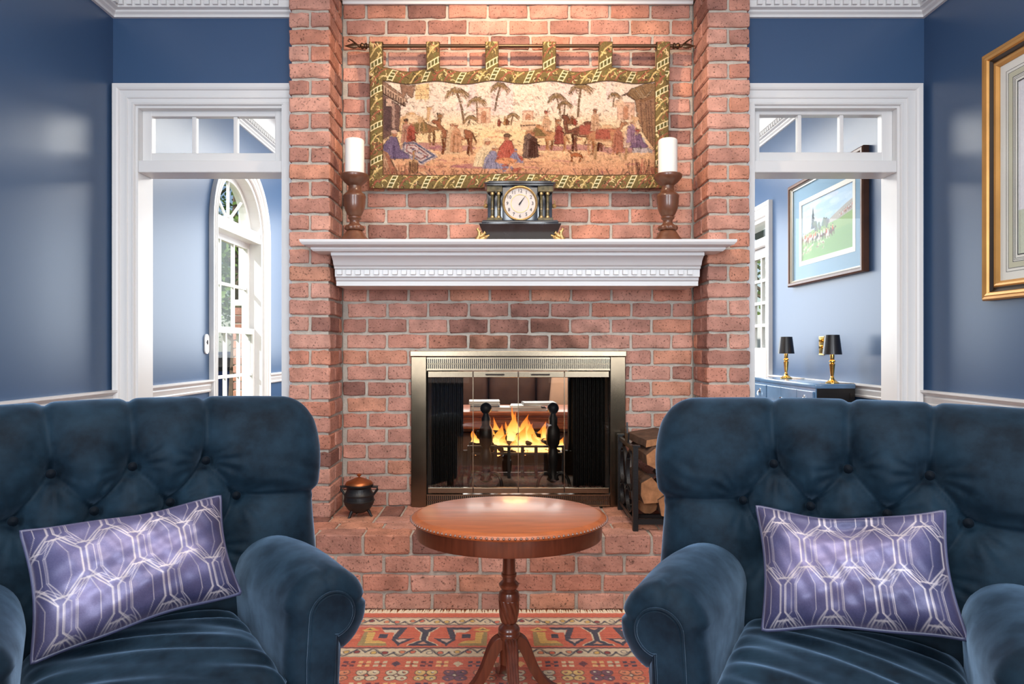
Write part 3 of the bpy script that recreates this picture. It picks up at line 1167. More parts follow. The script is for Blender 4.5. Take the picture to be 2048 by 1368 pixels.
tree(-5.4, 13.6, 5.6, 1.3, 'green tree outside the arched window, nearest the glass', 'leaf_a', 4200)
tree(-9.0, 21.0, 8.0, 1.9, 'olive green tree outside the arched window, farther down the lawn', 'leaf_b', 4200)
tree(-14.6, 33.0, 8.0, 2.6, 'broad tree at the far edge of the lawn outside the arched window', 'leaf_a', 3600)
tree(5.6, 14.2, 4.2, 1.3, 'green tree behind the white fence outside the glazed door', 'leaf_a', 1400)
# brick pier and white post of the porch outside
bp = MB().box(-2.775, -2.53, 7.0, 7.45, -.35, 1.52).obj('brick_pier', M['mortar'])
tag(bp, 'red brick pier outside the arched window', 'pier')
for k in range(22):
    z = -.34 + k * .085
    o = .0 if k % 2 else .11
    for (p, q) in ((-2.785, -2.675 + o), (-2.663 + o, -2.52)):
        brick(bp, p, min(q, -2.52), 6.99, 7.46, z, z + .073)
pp = MB()
pp.box(-2.395, -2.215, 6.2, 6.38, -.35, 2.9, .006)
pp.box(-2.41, -2.20, 6.185, 6.395, -.35, -.1, .006)
pp.box(-2.41, -2.20, 6.185, 6.395, 2.6, 2.9, .006)
tag(pp.obj('porch_post', M['white']), 'square white porch post outside the arched window', 'post')
pc = MB()
pc.box(-2.80, -2.50, 6.975, 7.475, 1.535, 1.60, .006)
pc.box(-2.775, -2.555, 7.1, 7.35, 1.60, 3.3, .006)
tag(pc.obj('porch_column', M['white']), 'white porch column standing on the brick pier outside', 'column')
fe = empty('board_fence', (3.6, 9.2, -.35))
tag(fe, 'white board fence outside the glazed door', 'fence')
bd = MB().box(-.09, .09, -.012, .012, .06, 1.9, .004).mesh('board')
bd.materials.append(M['white'])
for q in range(9):
    part('board', bd, fe, (-.8 + q * .2, 0, 0))
for z in (.3, 1.6):
    kid(MB().box(-.9, .9, .013, .05, z, z + .08), 'rail', M['white'], fe)
# parked car, a few pixels behind the pane
cr = empty('car', (-7.0, 16.2, -.35), .5)
tag(cr, 'dark blue parked car on the lawn outside the arched window', 'car')
prof = [(-2.0, .30), (-2.0, .75), (-1.7, .88), (-1.1, .92), (-.6, 1.36), (.7, 1.38), (1.35, .95), (1.95, .85), (2.05, .6), (2.05, .30)]
kid(MB().prism(prof, lambda a, b, c: (a, c - .8, b), 1.6), 'body', M['car_blue'], cr)
kid(MB().prism([(-1.0, .93), (-.56, 1.30), (.66, 1.31), (1.2, .95)], lambda a, b, c: (a, c - .81, b), 1.62), 'side_window', M['black_case'], cr)
for a in (-1.25, 1.25):
    for y in (-.82, .62):
        kid(MB().lathe([(0.0, 0), (.31, 0), (.33, .04), (.33, .16), (.31, .2), (0, .2)], 16).xform(Matrix.Translation((a, y, .33)) @ Matrix.Rotation(-PI / 2, 4, 'X')), 'wheel', M['black_rubber'], cr)
aw = MB().prism([(2.75, 1.98), (2.2, 2.42), (2.2, 2.46), (2.75, 2.02)], lambda a, b, c: (a, 4.9 + c, b), 1.9)
aw.box(2.735, 2.75, 4.9, 6.8, 1.86, 2.0)
tag(aw.obj('awning', M['green_awning']), 'green awning over the glazed door, seen through its top pane', 'awning')

# ------------------------------------------------------------------ fireplace surround with glass doors
fp = empty('fireplace_door_set', (0, 0, 0))
tag(fp, 'antique brass fireplace surround with four smoked glass bifold doors', 'fireplace doors')
SX0, SX1, SYF = -.465, .5965, 3.375
s2 = F / SYF
fx = lambda px: (px - CX) / s2
fzz = lambda py: ZC - (py - CY) / s2
kid(MB().box(SX0 - .004, SX1 + .004, SYF - .008, 3.408, fzz(713), 1.0876, .003), 'top_cap', M['brass'], fp)
kid(MB().box(SX0, fx(853), SYF, 3.408, ZH, fzz(713), .003), 'side_frame', M['brass_dark'], fp)
kid(MB().box(fx(1220.5), SX1, SYF, 3.408, ZH, fzz(713), .003), 'side_frame', M['brass_dark'], fp)
ix0, ix1 = fx(853) + .001, fx(1220.5) - .001


def grille(z0, z1, name):
    g = MB().box(ix0, ix1, SYF + .016, 3.405, z0, z1)
    g.box(ix0, ix1, SYF + .002, SYF + .016, z1 - .007, z1)
    g.box(ix0, ix1, SYF + .002, SYF + .016, z0, z0 + .009)
    g.box(ix0, ix1, SYF + .004, SYF + .016, (z0 + z1) / 2 - .0015, (z0 + z1) / 2 + .0015)
    o = kid(g, name, M['brass'], fp)
    bars = MB()
    n = 92
    for i in range(n):
        x = ix0 + (ix1 - ix0) * (i + .5) / n
        bars.box(x - .0024, x + .0024, SYF + .004, SYF + .016, z0 + .008, z1 - .006)
    b = kid(bars, 'louvre_slots', M['brass'], o)
    b['kind'] = 'stuff'
    back = MB().box(ix0, ix1, SYF + .0135, SYF + .0155, z0 + .008, z1 - .006)
    kid(back, 'dark_recess', M['black_iron'], o)


grille(fzz(741), fzz(715), 'upper_grille')
grille(.318, fzz(989), 'lower_grille')
gz0, gz1 = fzz(976), fzz(755)
rz0, rz1 = fzz(987), fzz(743)
edges = [fx(855), fx(946), fx(1036.6), fx(1129), fx(1219)]
for i in range(4):
    a, b = edges[i] + .001, edges[i + 1] - .001
    g = MB().box(a, b, SYF + .010, SYF + .015, gz0 - .006, gz1 + .006)
    gd = kid(g, 'glass_door', M['fire_glass'], fp)
    kid(MB().box(a, b, SYF + .004, SYF + .022, gz1, rz1, .002), 'door_rail', M['brass'], gd)
    kid(MB().box(a, b, SYF + .004, SYF + .022, rz0, gz0, .002), 'door_rail', M['brass'], gd)
    if i in (1, 2):
        c0 = fx(972) if i == 1 else fx(1063)
        z = (gz1 + rz1) / 2
        kid(MB().tube([(c0, SYF + .004, z), (c0, SYF - .016, z), (c0 + .088, SYF - .016, z), (c0 + .088, SYF + .004, z)], .004, 6), 'door_handle', M['black_iron'], gd)
for i in (1, 2, 3):
    w = .0016
    kid(MB().box(edges[i] - w, edges[i] + w, SYF + .006, SYF + .018, gz0, gz1), 'door_edge', M['brass'], fp)

# mesh curtains gathered at the sides of the firebox
for sg, xa, xb in ((1, FX0 + .015, FX0 + .175), (-1, FX1 - .175, FX1 - .015)):
    xs = np.linspace(xa, xb, 90)
    zs = np.linspace(FZ0 + .005, FZ1 - .015, 12)
    Xg, Zg = np.meshgrid(xs, zs)
    Yg = 3.475 + .012 * np.sin((Xg - xa) * 2 * PI / .021) + .003 * np.sin(Zg * 9)
    c = grid_obj('mesh_curtain', np.stack([Xg, Yg, Zg], -1), M['black_iron'], None)
    so = c.modifiers.new('thickness', 'SOLIDIFY')
    so.thickness = .0015
    tag(c, 'black metal mesh spark curtain gathered at the %s of the firebox' % ('left side' if sg > 0 else 'right side'), 'fire curtain', 'spark curtains in the firebox')
for sg, xa, xb in ((1, RX0, RX0 + .085), (-1, RX1 - .095, RX1)):
    xs = np.linspace(xa - .03, xb, 60)
    zs = np.linspace(RZ0 + .005, FZ1 - .005, 12)
    Xg, Zg = np.meshgrid(xs, zs)
    Yg = 3.97 + .011 * np.sin((Xg - xa) * 2 * PI / .019)
    c = grid_obj('mesh_curtain', np.stack([Xg, Yg, Zg], -1), M['black_iron'], None)
    so = c.modifiers.new('thickness', 'SOLIDIFY')
    so.thickness = .0015
    tag(c, 'black metal mesh spark curtain at the %s of the rear firebox opening' % ('left' if sg > 0 else 'right'), 'fire curtain', 'spark curtains in the firebox')

# andirons
YA = 3.62
sa_ = F / YA
for i, px in enumerate((972, 1106)):
    x = (px - CX) / sa_
    a = empty('andiron', (x, YA, FZ0))
    tag(a, 'black iron ball-topped andiron, %s of the fire' % ('left' if i == 0 else 'right'), 'andiron', 'andirons in the firebox')
    pr = [(.012, .03), (.034, .045), (.022, .07), (.018, .10), (.026, .14), (.030, .17), (.024, .20), (.020, .215), (.034, .235), (.038, .28), (.036, .31), (.028, .325), (.022, .335), (.024, .37), (.016, .385), (.014, .40)]
    kid(MB().lathe(pr, 20), 'shaft', M['black_iron'], a, 50)
    bs = [(.0, .392)] + [(.031 * math.sin(t), .423 - .031 * math.cos(t)) for t in np.linspace(.3, PI, 12)]
    kid(MB().lathe(bs, 20), 'ball_finial', M['black_iron'], a, 80)
    for sg in (-1, 1):
        path = []
        for t in np.linspace(0, 1, 14):
            an = PI * (1.05 * t)
            path.append((sg * (.012 + .045 * (1 - math.cos(an)) / 1.0 * .8), -.02 - .02 * t, .012 + .062 * math.sin(an) * (1 - .15 * t) + .03 * (1 - t)))
        path += [(sg * .070, -.04, .006), (sg * .058, -.04, .010), (sg * .052, -.04, .022)]
        kid(MB().tube(path, .009, 8), 'foot', M['black_iron'], a, 60)
    kid(MB().box(-.012, .012, .0, .085, .055, .08), 'log_bar', M['black_iron'], a)

# grate with the fire
YG = 3.74
sg_ = F / YG
gx = lambda px: (px - CX) / sg_
gz = lambda py: ZC - (py - CY) / sg_
gr = empty('fire_grate', (gx(1033), YG, FZ0))
tag(gr, 'black iron grate holding the burning logs', 'grate')
ox = gx(1033)
zt, zl = gz(891) - FZ0, gz(905) - FZ0
fr = MB()
fr.box(gx(936) - ox, gx(1130) - ox, -.012, .012, zt - .010, zt, .002)
fr.box(gx(936) - ox, gx(1130) - ox, -.012, .012, zl - .012, zl, .002)
fr.box(gx(936) - ox, gx(1130) - ox, .20, .224, zl - .012, zl, .002)
fr.box(gx(950) - ox, gx(1120) - ox, -.012, .012, .045, .062, .002)
kid(fr, 'grate_frame', M['black_iron'], gr)
for px in (938, 991, 1018, 1045, 1072, 1100, 1127):
    x = gx(px) - ox
    kid(MB().box(x - .009, x + .009, -.014, .014, .0 if px in (938, 1127) else .03, zt, .002), 'upright', M['black_iron'], gr)
    kid(MB().box(x - .008, x + .008, .0, .22, zl - .024, zl - .012), 'cross_bar', M['black_iron'], gr)
zf = gz(897)
for i, (x0, z, y, r, L, rz) in enumerate(((-.02, zf + .00, 3.80, .036, .46, .05), (.05, zf + .005, 3.87, .04, .42, -.1), (-.03, zf + .055, 3.84, .030, .36, .12))):
    rn = random.Random(i)
    l = MB().lathe([(r * .9, -L / 2), (r * 1.05, -L / 4), (r * .95, 0), (r * 1.02, L / 4), (r * .88, L / 2)], 12, fn=lambda rr, zz, an: rr * (1 + .1 * math.sin(an * 3 + zz * 9)))
    o = l.obj('burning_log', M['coal'], None, 50)
    o.location = (x0 + .05, y, z)
    o.rotation_euler = (0, PI / 2 + .03 * (i - 1), rz)
    tag(o, ('charred log at the front of the burning grate', 'charred log at the back of the burning grate', 'charred log on top of the fire')[i], 'log', 'burning logs in the grate')
em = MB()
rn = random.Random(3)
for i in range(70):
    x, y, r = rn.uniform(-.19, .30), rn.uniform(3.755, 3.94), rn.uniform(.008, .018)
    em.lathe([(0, -r * .7), (r, -r * .2), (r * .8, r * .5), (0, r * .8)], 6, c=(x, y, zf - .035 + rn.uniform(-.004, .02)))
emb = mat('glowing_embers', lin(90, 40, 20), 0.9, var=.5, vscale=40, emit=5.0, emit_col=(1, .36, .12, 1))
o = em.obj('embers', emb)
tag(o, 'glowing orange embers under the flames', 'embers', kind='stuff')


def flame_mat():
    m = bpy.data.materials.new('flame')
    m.use_nodes = True
    nt = m.node_tree
    N, L = nt.nodes, nt.links
    N.remove(N['Principled BSDF'])
    tc = N.new('ShaderNodeTexCoord')
    sp = N.new('ShaderNodeSeparateXYZ')
    L.new(tc.outputs['Generated'], sp.inputs[0])
    rp = N.new('ShaderNodeValToRGB')
    e = rp.color_ramp.elements
    e[0].position, e[0].color = 0.0, (1.0, .62, .26, 1)
    e[1].position, e[1].color = 1.0, (.9, .16, .012, 1)
    for p, c in ((.3, (1, .60, .22, 1)), (.62, (1, .36, .06, 1))):
        x = e.new(p)
        x.color = c
    L.new(sp.outputs[2], rp.inputs[0])
    st = N.new('ShaderNodeMapRange')
    st.inputs['To Min'].default_value = 4.6
    st.inputs['To Max'].default_value = 1.5
    L.new(sp.outputs[2], st.inputs[0])
    em = N.new('ShaderNodeEmission')
    L.new(rp.outputs[0], em.inputs[0])
    L.new(st.outputs[0], em.inputs[1])
    tr = N.new('ShaderNodeBsdfTransparent')
    lw = N.new('ShaderNodeLayerWeight')
    lw.inputs[0].default_value = .5
    n = N.new('ShaderNodeTexNoise')
    n.inputs['Scale'].default_value = 26
    n.inputs['Detail'].default_value = 3
    mp = N.new('ShaderNodeMapping')
    mp.inputs['Scale'].default_value = (1, 1, .35)
    L.new(tc.outputs['Object'], mp.inputs[0])
    L.new(mp.outputs[0], n.inputs['Vector'])

    def node(op, a, b):
        q = N.new('ShaderNodeMath')
        q.operation = op
        q.use_clamp = op == 'MULTIPLY'
        for i, s in enumerate((a, b)):
            if isinstance(s, (int, float)):
                q.inputs[i].default_value = s
            else:
                L.new(s, q.inputs[i])
        return q.outputs[0]
    core = node('SUBTRACT', 1.0, lw.outputs['Facing'])
    core = node('POWER', core, .8)
    h = node('SUBTRACT', 1.7, sp.outputs[2])
    a = node('MULTIPLY', core, node('MULTIPLY', h, node('ADD', n.outputs[0], .35)))
    mi = N.new('ShaderNodeMixShader')
    L.new(a, mi.inputs[0])
    L.new(tr.outputs[0], mi.inputs[1])
    L.new(em.outputs[0], mi.inputs[2])
    L.new(mi.outputs[0], N['Material Output'].inputs[0])
    return m


M['flame'] = flame_mat()
fire = empty('log_fire', (ox, 3.84, zf - .02))
tag(fire, 'orange log fire burning in the grate behind the glass doors', 'fire')
for i, (px, top, w, y) in enumerate(((952, 858, .028, 3.80), (961, 872, .022, 3.86), (983, 846, .030, 3.82), (991, 834, .030, 3.87), (999, 848, .030, 3.80), (1010, 866, .024, 3.78), (1018, 842, .026, 3.86),
                                     (1026, 822, .030, 3.83), (1030, 811, .024, 3.85), (1044, 852, .034, 3.80), (1053, 828, .036, 3.84), (1058, 838, .028, 3.88), (1066, 846, .036, 3.81), (1078, 856, .036, 3.85), (1088, 842, .026, 3.88),
                                     (1096, 862, .034, 3.82), (1072, 868, .036, 3.78), (1034, 872, .030, 3.78), (1112, 868, .024, 3.86), (1122, 874, .018, 3.82))):
    s = F / y
    x = (px - CX) / s
    z1 = ZC - (top - CY) / s
    h = z1 - zf + .02
    rn = random.Random(i * 7 + 1)
    ph, am = rn.uniform(0, 6), rn.uniform(.006, .016)
    vs, fs = [], []
    nz, ns = 16, 12
    for k in range(nz):
        t = k / (nz - 1)
        r = 1.45 * w * (math.sin(PI * (t ** .55)) * .8 + .35 * (1 - t)) * (1 - t) ** .35 + .0006
        cx_ = am * math.sin(t * 5 + ph) * t * 1.6
        for j in range(ns):
            an = 2 * PI * j / ns
            rr = r * (1 + .25 * math.sin(an * 2 + t * 7 + ph))
            vs.append((x - ox + cx_ + rr * math.cos(an), y - 3.84 + rr * .7 * math.sin(an), t * h))
    for k in range(nz - 1):
        for j in range(ns):
            l = (j + 1) % ns
            fs.append((k * ns + j, k * ns + l, (k + 1) * ns + l, (k + 1) * ns + j))
    kid(MB().add(vs, fs), 'flame', M['flame'], fire, 180)
lamp('firelight', 'POINT', (ox, 3.82, zf + .10), 5, (1, .5, .2), shadow_soft_size=.08)

# ------------------------------------------------------------------ tufted armchairs
BUT = [(x, .795) for x in (-.176, 0, .176)] + [(x, .695) for x in (-.250, -.086, .086, .250)]
SEG = []
for (x, z) in BUT[:3]:
    SEG.append((x, z, x * 1.12, 1.1))
    for (x2, z2) in BUT[3:]:
        if abs(x2 - x) < .12:
            SEG.append((x, z, x2, z2))
SEG += [(-.25, .695, -.60, .682), (.25, .695, .60, .682)]
for (x, z) in BUT[3:]:
    for x2 in (-.18, 0, .18):
        if abs(x2 - x) < .12:
            SEG.append((x, z, x2, .57))
BW, BT, BZ0, BZ1, BR = .482, .20, .14, .955, .085


def tuft(x, z):
    d = np.full(x.shape, 9.0)
    for (a, b, c, e) in SEG:
        L = (c - a) ** 2 + (e - b) ** 2
        t = np.clip(((x - a) * (c - a) + (z - b) * (e - b)) / L, 0, 1)
        d = np.minimum(d, np.hypot(x - a - t * (c - a), z - b - t * (e - b)))
    disp = .011 * np.exp(-(d / .0065) ** 2) + .024 * np.exp(-(d / .038) ** 2)
    for (a, b) in BUT + [(-.18, .57), (0, .57), (.18, .57)]:
        r = np.hypot(x - a, z - b)
        an = np.arctan2(z - b, x - a)
        disp += .030 * np.exp(-(r / .026) ** 2) + .020 * np.exp(-(r / .07) ** 2)
        disp += .0034 * np.sin(an * 14 + a * 40) * (.5 + .5 * np.sin(an * 2 + a * 11)) * np.exp(-((r - .055) / .035) ** 2)
    return disp


def back_mid(x, z):
    return .395 + .16 * (z - .79) - .075 * np.abs(x / BW) ** 2.6


def make_back():
    nu, nv = 190, 150
    k = np.linspace(-1, 1, nu)
    u = np.sign(k) * (1 - (1 - np.abs(k)) ** 1.5)
    w = np.linspace(0, 1, nv)
    w = np.where(w < .85, w / .85 * .88, .88 + .12 * (1 - (1 - (w - .85) / .15) ** 2))
    U, Wv = np.meshgrid(u, w)
    hw0 = BW
    X = U * hw0
    ax = np.abs(X)
    cr = np.clip((ax - (BW - BR)) / BR, 0, 1)
    top = BZ1 - BR * (1 - np.sqrt(np.clip(1 - cr ** 2, 0, 1))) + .010 * np.cos(X / BW * PI / 2)
    for b in (-.19, 0.0, .19):
        top -= .010 * np.exp(-((X - b) / .012) ** 2)
    Z = BZ0 + (top - BZ0) * Wv
    # the wings bulge above the side seam and tuck in at it
    k = np.clip((Z - .655) / .055, 0, 1)
    k = k * k * (3 - 2 * k)
    bul = k * (1.0 + .026 * np.sin(np.clip((Z - .69) / .22, 0, 1) * PI)) + (1 - k) * (.962 + .02 * np.clip((.66 - Z) / .3, 0, 1))
    bul -= .018 * np.exp(-((Z - .685) / .010) ** 2)
    X = X * (1 + (bul - 1) * np.abs(U) ** 3)
    th = BT / 2 * (1 - np.abs(U) ** 7) ** .5 * (1 - Wv ** 14) ** .5
    mid = back_mid(X, Z)
    inner = (1 - np.abs(U) ** 10) * (1 - Wv ** 40)
    puff = .012 * np.sin(np.clip((Z - .3) / .65, 0, 1) * PI)
    tf = tuft(X, Z)
    wr = .0022 * np.sin(Z * 150 + 9 * X + 5 * np.sin(X * 14)) * np.clip((np.abs(X) - .30) / .1, 0, 1) * np.exp(-((Z - .74) / .06) ** 2)
    front = mid - th - (puff - tf + .018 + wr) * inner * np.clip(th / (BT / 2), 0, 1) ** .6
    back = mid + th
    v = np.concatenate([np.stack([X, front, Z], -1).reshape(-1, 3), np.stack([X, back, Z], -1).reshape(-1, 3)])
    idx = np.arange(nu * nv).reshape(nv, nu)
    q = np.stack([idx[:-1, :-1], idx[:-1, 1:], idx[1:, 1:], idx[1:, :-1]], -1).reshape(-1, 4)
    q2 = q[:, ::-1] + nu * nv
    me = bpy.data.meshes.new('backrest')
    fs = np.concatenate([q, q2])
    rim = []
    for a, b in zip(idx[0, :-1], idx[0, 1:]):
        rim.append((b, a, a + nu * nv, b + nu * nv))
    me.from_pydata(v.tolist(), [], fs.tolist() + [tuple(int(i) for i in r) for r in rim])
    bm = bmesh.new()
    bm.from_mesh(me)
    bmesh.ops.remove_doubles(bm, verts=bm.verts[:], dist=.0004)
    bmesh.ops.recalc_face_normals(bm, faces=bm.faces[:])
    bm.to_mesh(me)
    bm.free()
    return me


AR = .100


def arm_outline(off=0.0):
    """closed outline (x outward, z) of the scroll arm section"""
    r = AR - off
    pts = []
    zc_ = .585 - AR
    xi, xo = -.085 + off * .8, .040 - off * .55
    pts += [(xi, .10 + off), (xi, .22), (xi, .32), (xi, .40)]
    a0 = math.radians(175)
    a1 = math.radians(-75)
    for a in np.linspace(a0, a1, 34):
        pts.append((r * math.cos(a) * 1.0 + .010, zc_ + r * math.sin(a)))
    pts += [(xo + .004, zc_ - r * .93), (xo, .34), (xo, .22), (xo, .10 + off)]
    return pts


def arm_rise(y):
    """the arm climbs slightly towards the front"""
    return .034 * (.28 - y) / .52


def make_arm():
    ol = []
    ys = list(np.linspace(.28, -.190, 22))
    secs = [(y, 0.0) for y in ys]
    for t in np.linspace(0, PI / 2, 10)[1:]:
        secs.append((-.190 - .052 * math.sin(t), .050 * (1 - math.cos(t))))
    n = None
    vs, fs = [], []
    for si, (y, off) in enumerate(secs):
        pl = arm_outline(off)
        n = len(pl)
        for j, (x, z) in enumerate(pl):
            t = (j - 4) / 33.0
            pl_ = 0
            if 0 <= t <= 1:
                f = math.exp(-((y + .210) / .06) ** 2)
                pl_ = -.0085 * f * max(0, math.cos(t * 2 * PI * 6.0)) ** 12
            bump = .006 * math.sin(y * 11 + 1.0) * max(0, min(1, (z - .4) / .1))
            cx_, cz_ = .01, .485
            d = Vector((x - cx_, z - cz_))
            L = d.length or 1
            k = (pl_ + bump) / L
            vs.append((x + d.x * k, y, z + d.y * k + arm_rise(y) * max(0, min(1, (z - .12) / .3))))
    m = len(secs)
    for i in range(m - 1):
        for j in range(n):
            l = (j + 1) % n
            fs.append((i * n + j, i * n + l, (i + 1) * n + l, (i + 1) * n + j))
    fs.append(tuple(range(n)))
    fs.append(tuple((m - 1) * n + j for j in range(n))[::-1])
    return MB().add(vs, fs)


def make_arm_panel():
    pl = arm_outline(.052)
    n = len(pl)
    vs, fs = [], []
    for (y, o) in ((-.220, .052), (-.246, .052), (-.252, .056)):
        for (x, z) in arm_outline(o):
            vs.append((x, y, z + .034 * max(0, min(1, (z - .12) / .3))))
    for i in range(2):
        for j in range(n):
            l = (j + 1) % n
            fs.append((i * n + j, i * n + l, (i + 1) * n + l, (i + 1) * n + j))
    fs.append(tuple(2 * n + j for j in range(n)))
    return MB().add(vs, fs), [(x, -.2465, z + .034 * max(0, min(1, (z - .12) / .3))) for x, z in pl]


def make_cushion():
    nu, nv = 90, 90
    k = np.linspace(-1, 1, nu)
    U, V = np.meshgrid(k, k)
    e = lambda t: np.sign(t) * (1 - (1 - np.abs(t)) ** 2.2)
    X = e(U) * .240
    Y = -.012 + e(V) * .252
    q = np.clip((1 - np.abs(e(U)) ** 12) * (1 - np.abs(e(V)) ** 12), 0, 1) ** .5
    dome = (1 - (X / .27) ** 2) * (1 - ((Y + .012) / .28) ** 2)
    wr = .0042 * np.sin((Y + .22 * X * X + .03 * np.sin(X * 9)) * 62 + 1.2 * np.sin(X * 7)) * np.clip((Y + .26) / .1, .1, 1) * (.6 + .4 * np.sin(X * 5 + 1))
    wr += .003 * np.sin((Y * .8 + X * .35) * 110)
    zt = .345 + .072 * q + .035 * dome + wr * q
    zb = .345 - .065 * q
    v = np.concatenate([np.stack([X, Y, zt], -1).reshape(-1, 3), np.stack([X, Y, zb], -1).reshape(-1, 3)])
    idx = np.arange(nu * nv).reshape(nv, nu)
    f = np.stack([idx[:-1, :-1], idx[:-1, 1:], idx[1:, 1:], idx[1:, :-1]], -1).reshape(-1, 4)
    me = bpy.data.meshes.new('seat_cushion')
    me.from_pydata(v.tolist(), [], np.concatenate([f, f[:, ::-1] + nu * nv]).tolist())
    bm = bmesh.new()
    bm.from_mesh(me)
    bmesh.ops.remove_doubles(bm, verts=bm.verts[:], dist=.0003)
    bmesh.ops.recalc_face_normals(bm, faces=bm.faces[:])
    bm.to_mesh(me)
    bm.free()
    # welt around the top edge
    w = []
    for t in np.linspace(0, 2 * PI, 80, endpoint=False):
        c, s = math.cos(t), math.sin(t)
        p = 10.0
        r = (abs(c) ** p + abs(s) ** p) ** (-1 / p)
        w.append((.236 * r * c, -.012 + .247 * r * s, .388))
    return me, w


ARMX = .318
ME_BACK, ME_ARM = make_back(), make_arm()
ME_ARM_L = ME_ARM.mesh('arm')
_mir = MB().add([(-x, y, z) for x, y, z in ME_ARM.v], [tuple(f[::-1]) for f in ME_ARM.f])
ME_ARM_R = _mir.mesh('arm')
PANEL, WELT = make_arm_panel()
ME_CUSH, CW = make_cushion()


def armchair(ox, oy, th, label):
    t = empty('tufted_armchair', (ox, oy, 0), th)
    tag(t, label, 'armchair', 'blue velvet armchairs')
    v = M['velvet']

    def put(name, me, smooth=180):
        if not me.materials:
            me.materials.append(v)
            me.shade_smooth()
            if smooth < 170:
                me.set_sharp_from_angle(angle=math.radians(smooth))
        o = bpy.data.objects.new(name, me)
        o.parent = t
        COL.objects.link(o)
        return o
    bk = put('backrest', ME_BACK)
    bt = MB().lathe([(.0, -.007), (.010, -.004), (.0125, 0), (.010, .004), (0, .007)], 12)
    for (x, z) in BUT:
        y = back_mid(np.array(x), np.array(z)) - BT / 2 + .016
        b = MB()
        b.v, b.f, b.mi = list(bt.v), list(bt.f), list(bt.mi)
        b.xform(Matrix.Translation((x, float(y), z)) @ Matrix.Rotation(PI / 2, 4, 'X'))
        kid(b, 'button', M['velvet_dark'], bk, 180)
    for sg, me in ((1, ME_ARM_L), (-1, ME_ARM_R)):
        a = put('arm', me, 70)
        a.location = (sg * ARMX, 0, 0)
        pv = MB().add([(x * sg, y, z) for x, y, z in PANEL.v], PANEL.f)
        fp_ = kid(pv, 'arm_front_panel', v, a, 35)
        kid(MB().tube([(x * sg, y, z) for x, y, z in WELT], .0038, 6, closed=True), 'piping', v, fp_, 180)
    c = put('seat_cushion', ME_CUSH)
    kid(MB().tube(CW, .0045, 6, closed=True), 'piping', v, c, 180)
    kid(MB().box(-.245, .245, -.225, .32, .10, .285, .012), 'seat_base', v, t, 40)
    for sx in (-.33, .33):
        for sy in (-.17, .36):
            kid(MB().lathe([(.017, .0105), (.020, .02), (.026, .06), (.030, .10), (.030, .145)], 14, c=(sx, sy, 0)), 'leg', M['dark_turned'], t, 50)
    return t


TH_L, TH_R = math.radians(34.5), math.radians(-28.5)


def chair_origin(bx, by, th):
    return (bx + .30 * math.sin(th), by - .30 * math.cos(th))


CL = chair_origin(-.956, 1.754, TH_L)
CR_ = chair_origin(.863, 1.717, TH_R)
armchair(CL[0], CL[1], TH_L, 'tufted blue velvet rolled-arm armchair left of the round table')
armchair(CR_[0], CR_[1], TH_R, 'tufted blue velvet rolled-arm armchair right of the round table, in front of the logs')


# ------------------------------------------------------------------ throw pillows
def ray_plane(px, py, co, th, k0=.03, z0=.475, slope=.60):
    """intersect the view ray of a pixel with the leaning plane y = k0 + (z-z0)*slope in chair space"""
    d = Vector(((px - CX) / F, 1.0, -(py - CY) / F))
    c, s = math.cos(th), math.sin(th)
    # chair-space y = -s*(X-ox) + c*(Y-oy)
    # -s*(d.x t - ox) + c*(t - oy) = k0 + (ZC + d.z t - z0)*slope
    A = -s * d.x + c - d.z * slope
    B = k0 + (ZC - z0) * slope - s * co[0] + c * co[1]
    t = B / A
    return Vector((d.x * t, t, ZC + d.z * t))


def pillow_paint(nu, nv, seed, W=.50, H=.34):
    s = nu / W
    c = Canvas(nu, nv, s, 0, 0, (100, 96, 136))
    line_c = (186, 176, 176)
    # satin sheen painted into the colour in patches, darker navy towards the corners
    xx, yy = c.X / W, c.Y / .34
    nap_sheen = .5 + .5 * np.sin(xx * 5.1 + seed * 1.7 + 1.3 * np.sin(yy * 4 + seed)) * np.sin(yy * 4.4 + seed * .6 + .8 * np.sin(xx * 6))
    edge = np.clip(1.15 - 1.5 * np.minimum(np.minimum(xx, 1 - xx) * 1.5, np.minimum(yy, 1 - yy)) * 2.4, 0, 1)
    k = np.clip(.55 * nap_sheen + .55 * edge, 0, 1)[..., None]
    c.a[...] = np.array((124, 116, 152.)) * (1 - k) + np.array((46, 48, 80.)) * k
    rn = random.Random(seed)
    # interlaced elongated hexagon lines
    p = .125
    for row in range(-1, 4):
        for col in range(-1, 6):
            bx = col * p + (row % 2) * p / 2
            by = row * .135
            for q, (hw, hh, wd) in enumerate(((.056, .082, .0030), (.041, .082, .0019), (.028, .080, .0014), (.070, .084, .0015))):
                a = [(bx, by - hh - .012 * 0), (bx + hw, by - hh * .5), (bx + hw, by + hh * .5), (bx, by + hh), (bx - hw, by + hh * .5), (bx - hw, by - hh * .5), (bx, by - hh)]
                a = [(bx - hw * .25, by - hh), (bx + hw * .25, by - hh), (bx + hw, by - hh * .42), (bx + hw, by + hh * .42), (bx + hw * .25, by + hh), (bx - hw * .25, by + hh), (bx - hw, by + hh * .42), (bx - hw, by - hh * .42), (bx - hw * .25, by - hh)]
                dx = (.011 if q % 2 else -.006)
                c.line([(x + dx, y) for x, y in a], wd, line_c, .95)
    c.grain(3)
    return c.a


M['pillow'] = painted('satin_pillow', rough=0.42, sheen=0.3, bump=0.03, bscale=600, spec=0.5)
M['pillow'].node_tree.nodes['Principled BSDF'].inputs['Sheen Tint'].default_value = lin(190, 170, 200)
M['pillow'].node_tree.nodes['Principled BSDF'].inputs['Metallic'].default_value = 0.22
M['pillow_pipe'] = mat('pillow_piping', lin(70, 72, 100), 0.35, spec=.6)


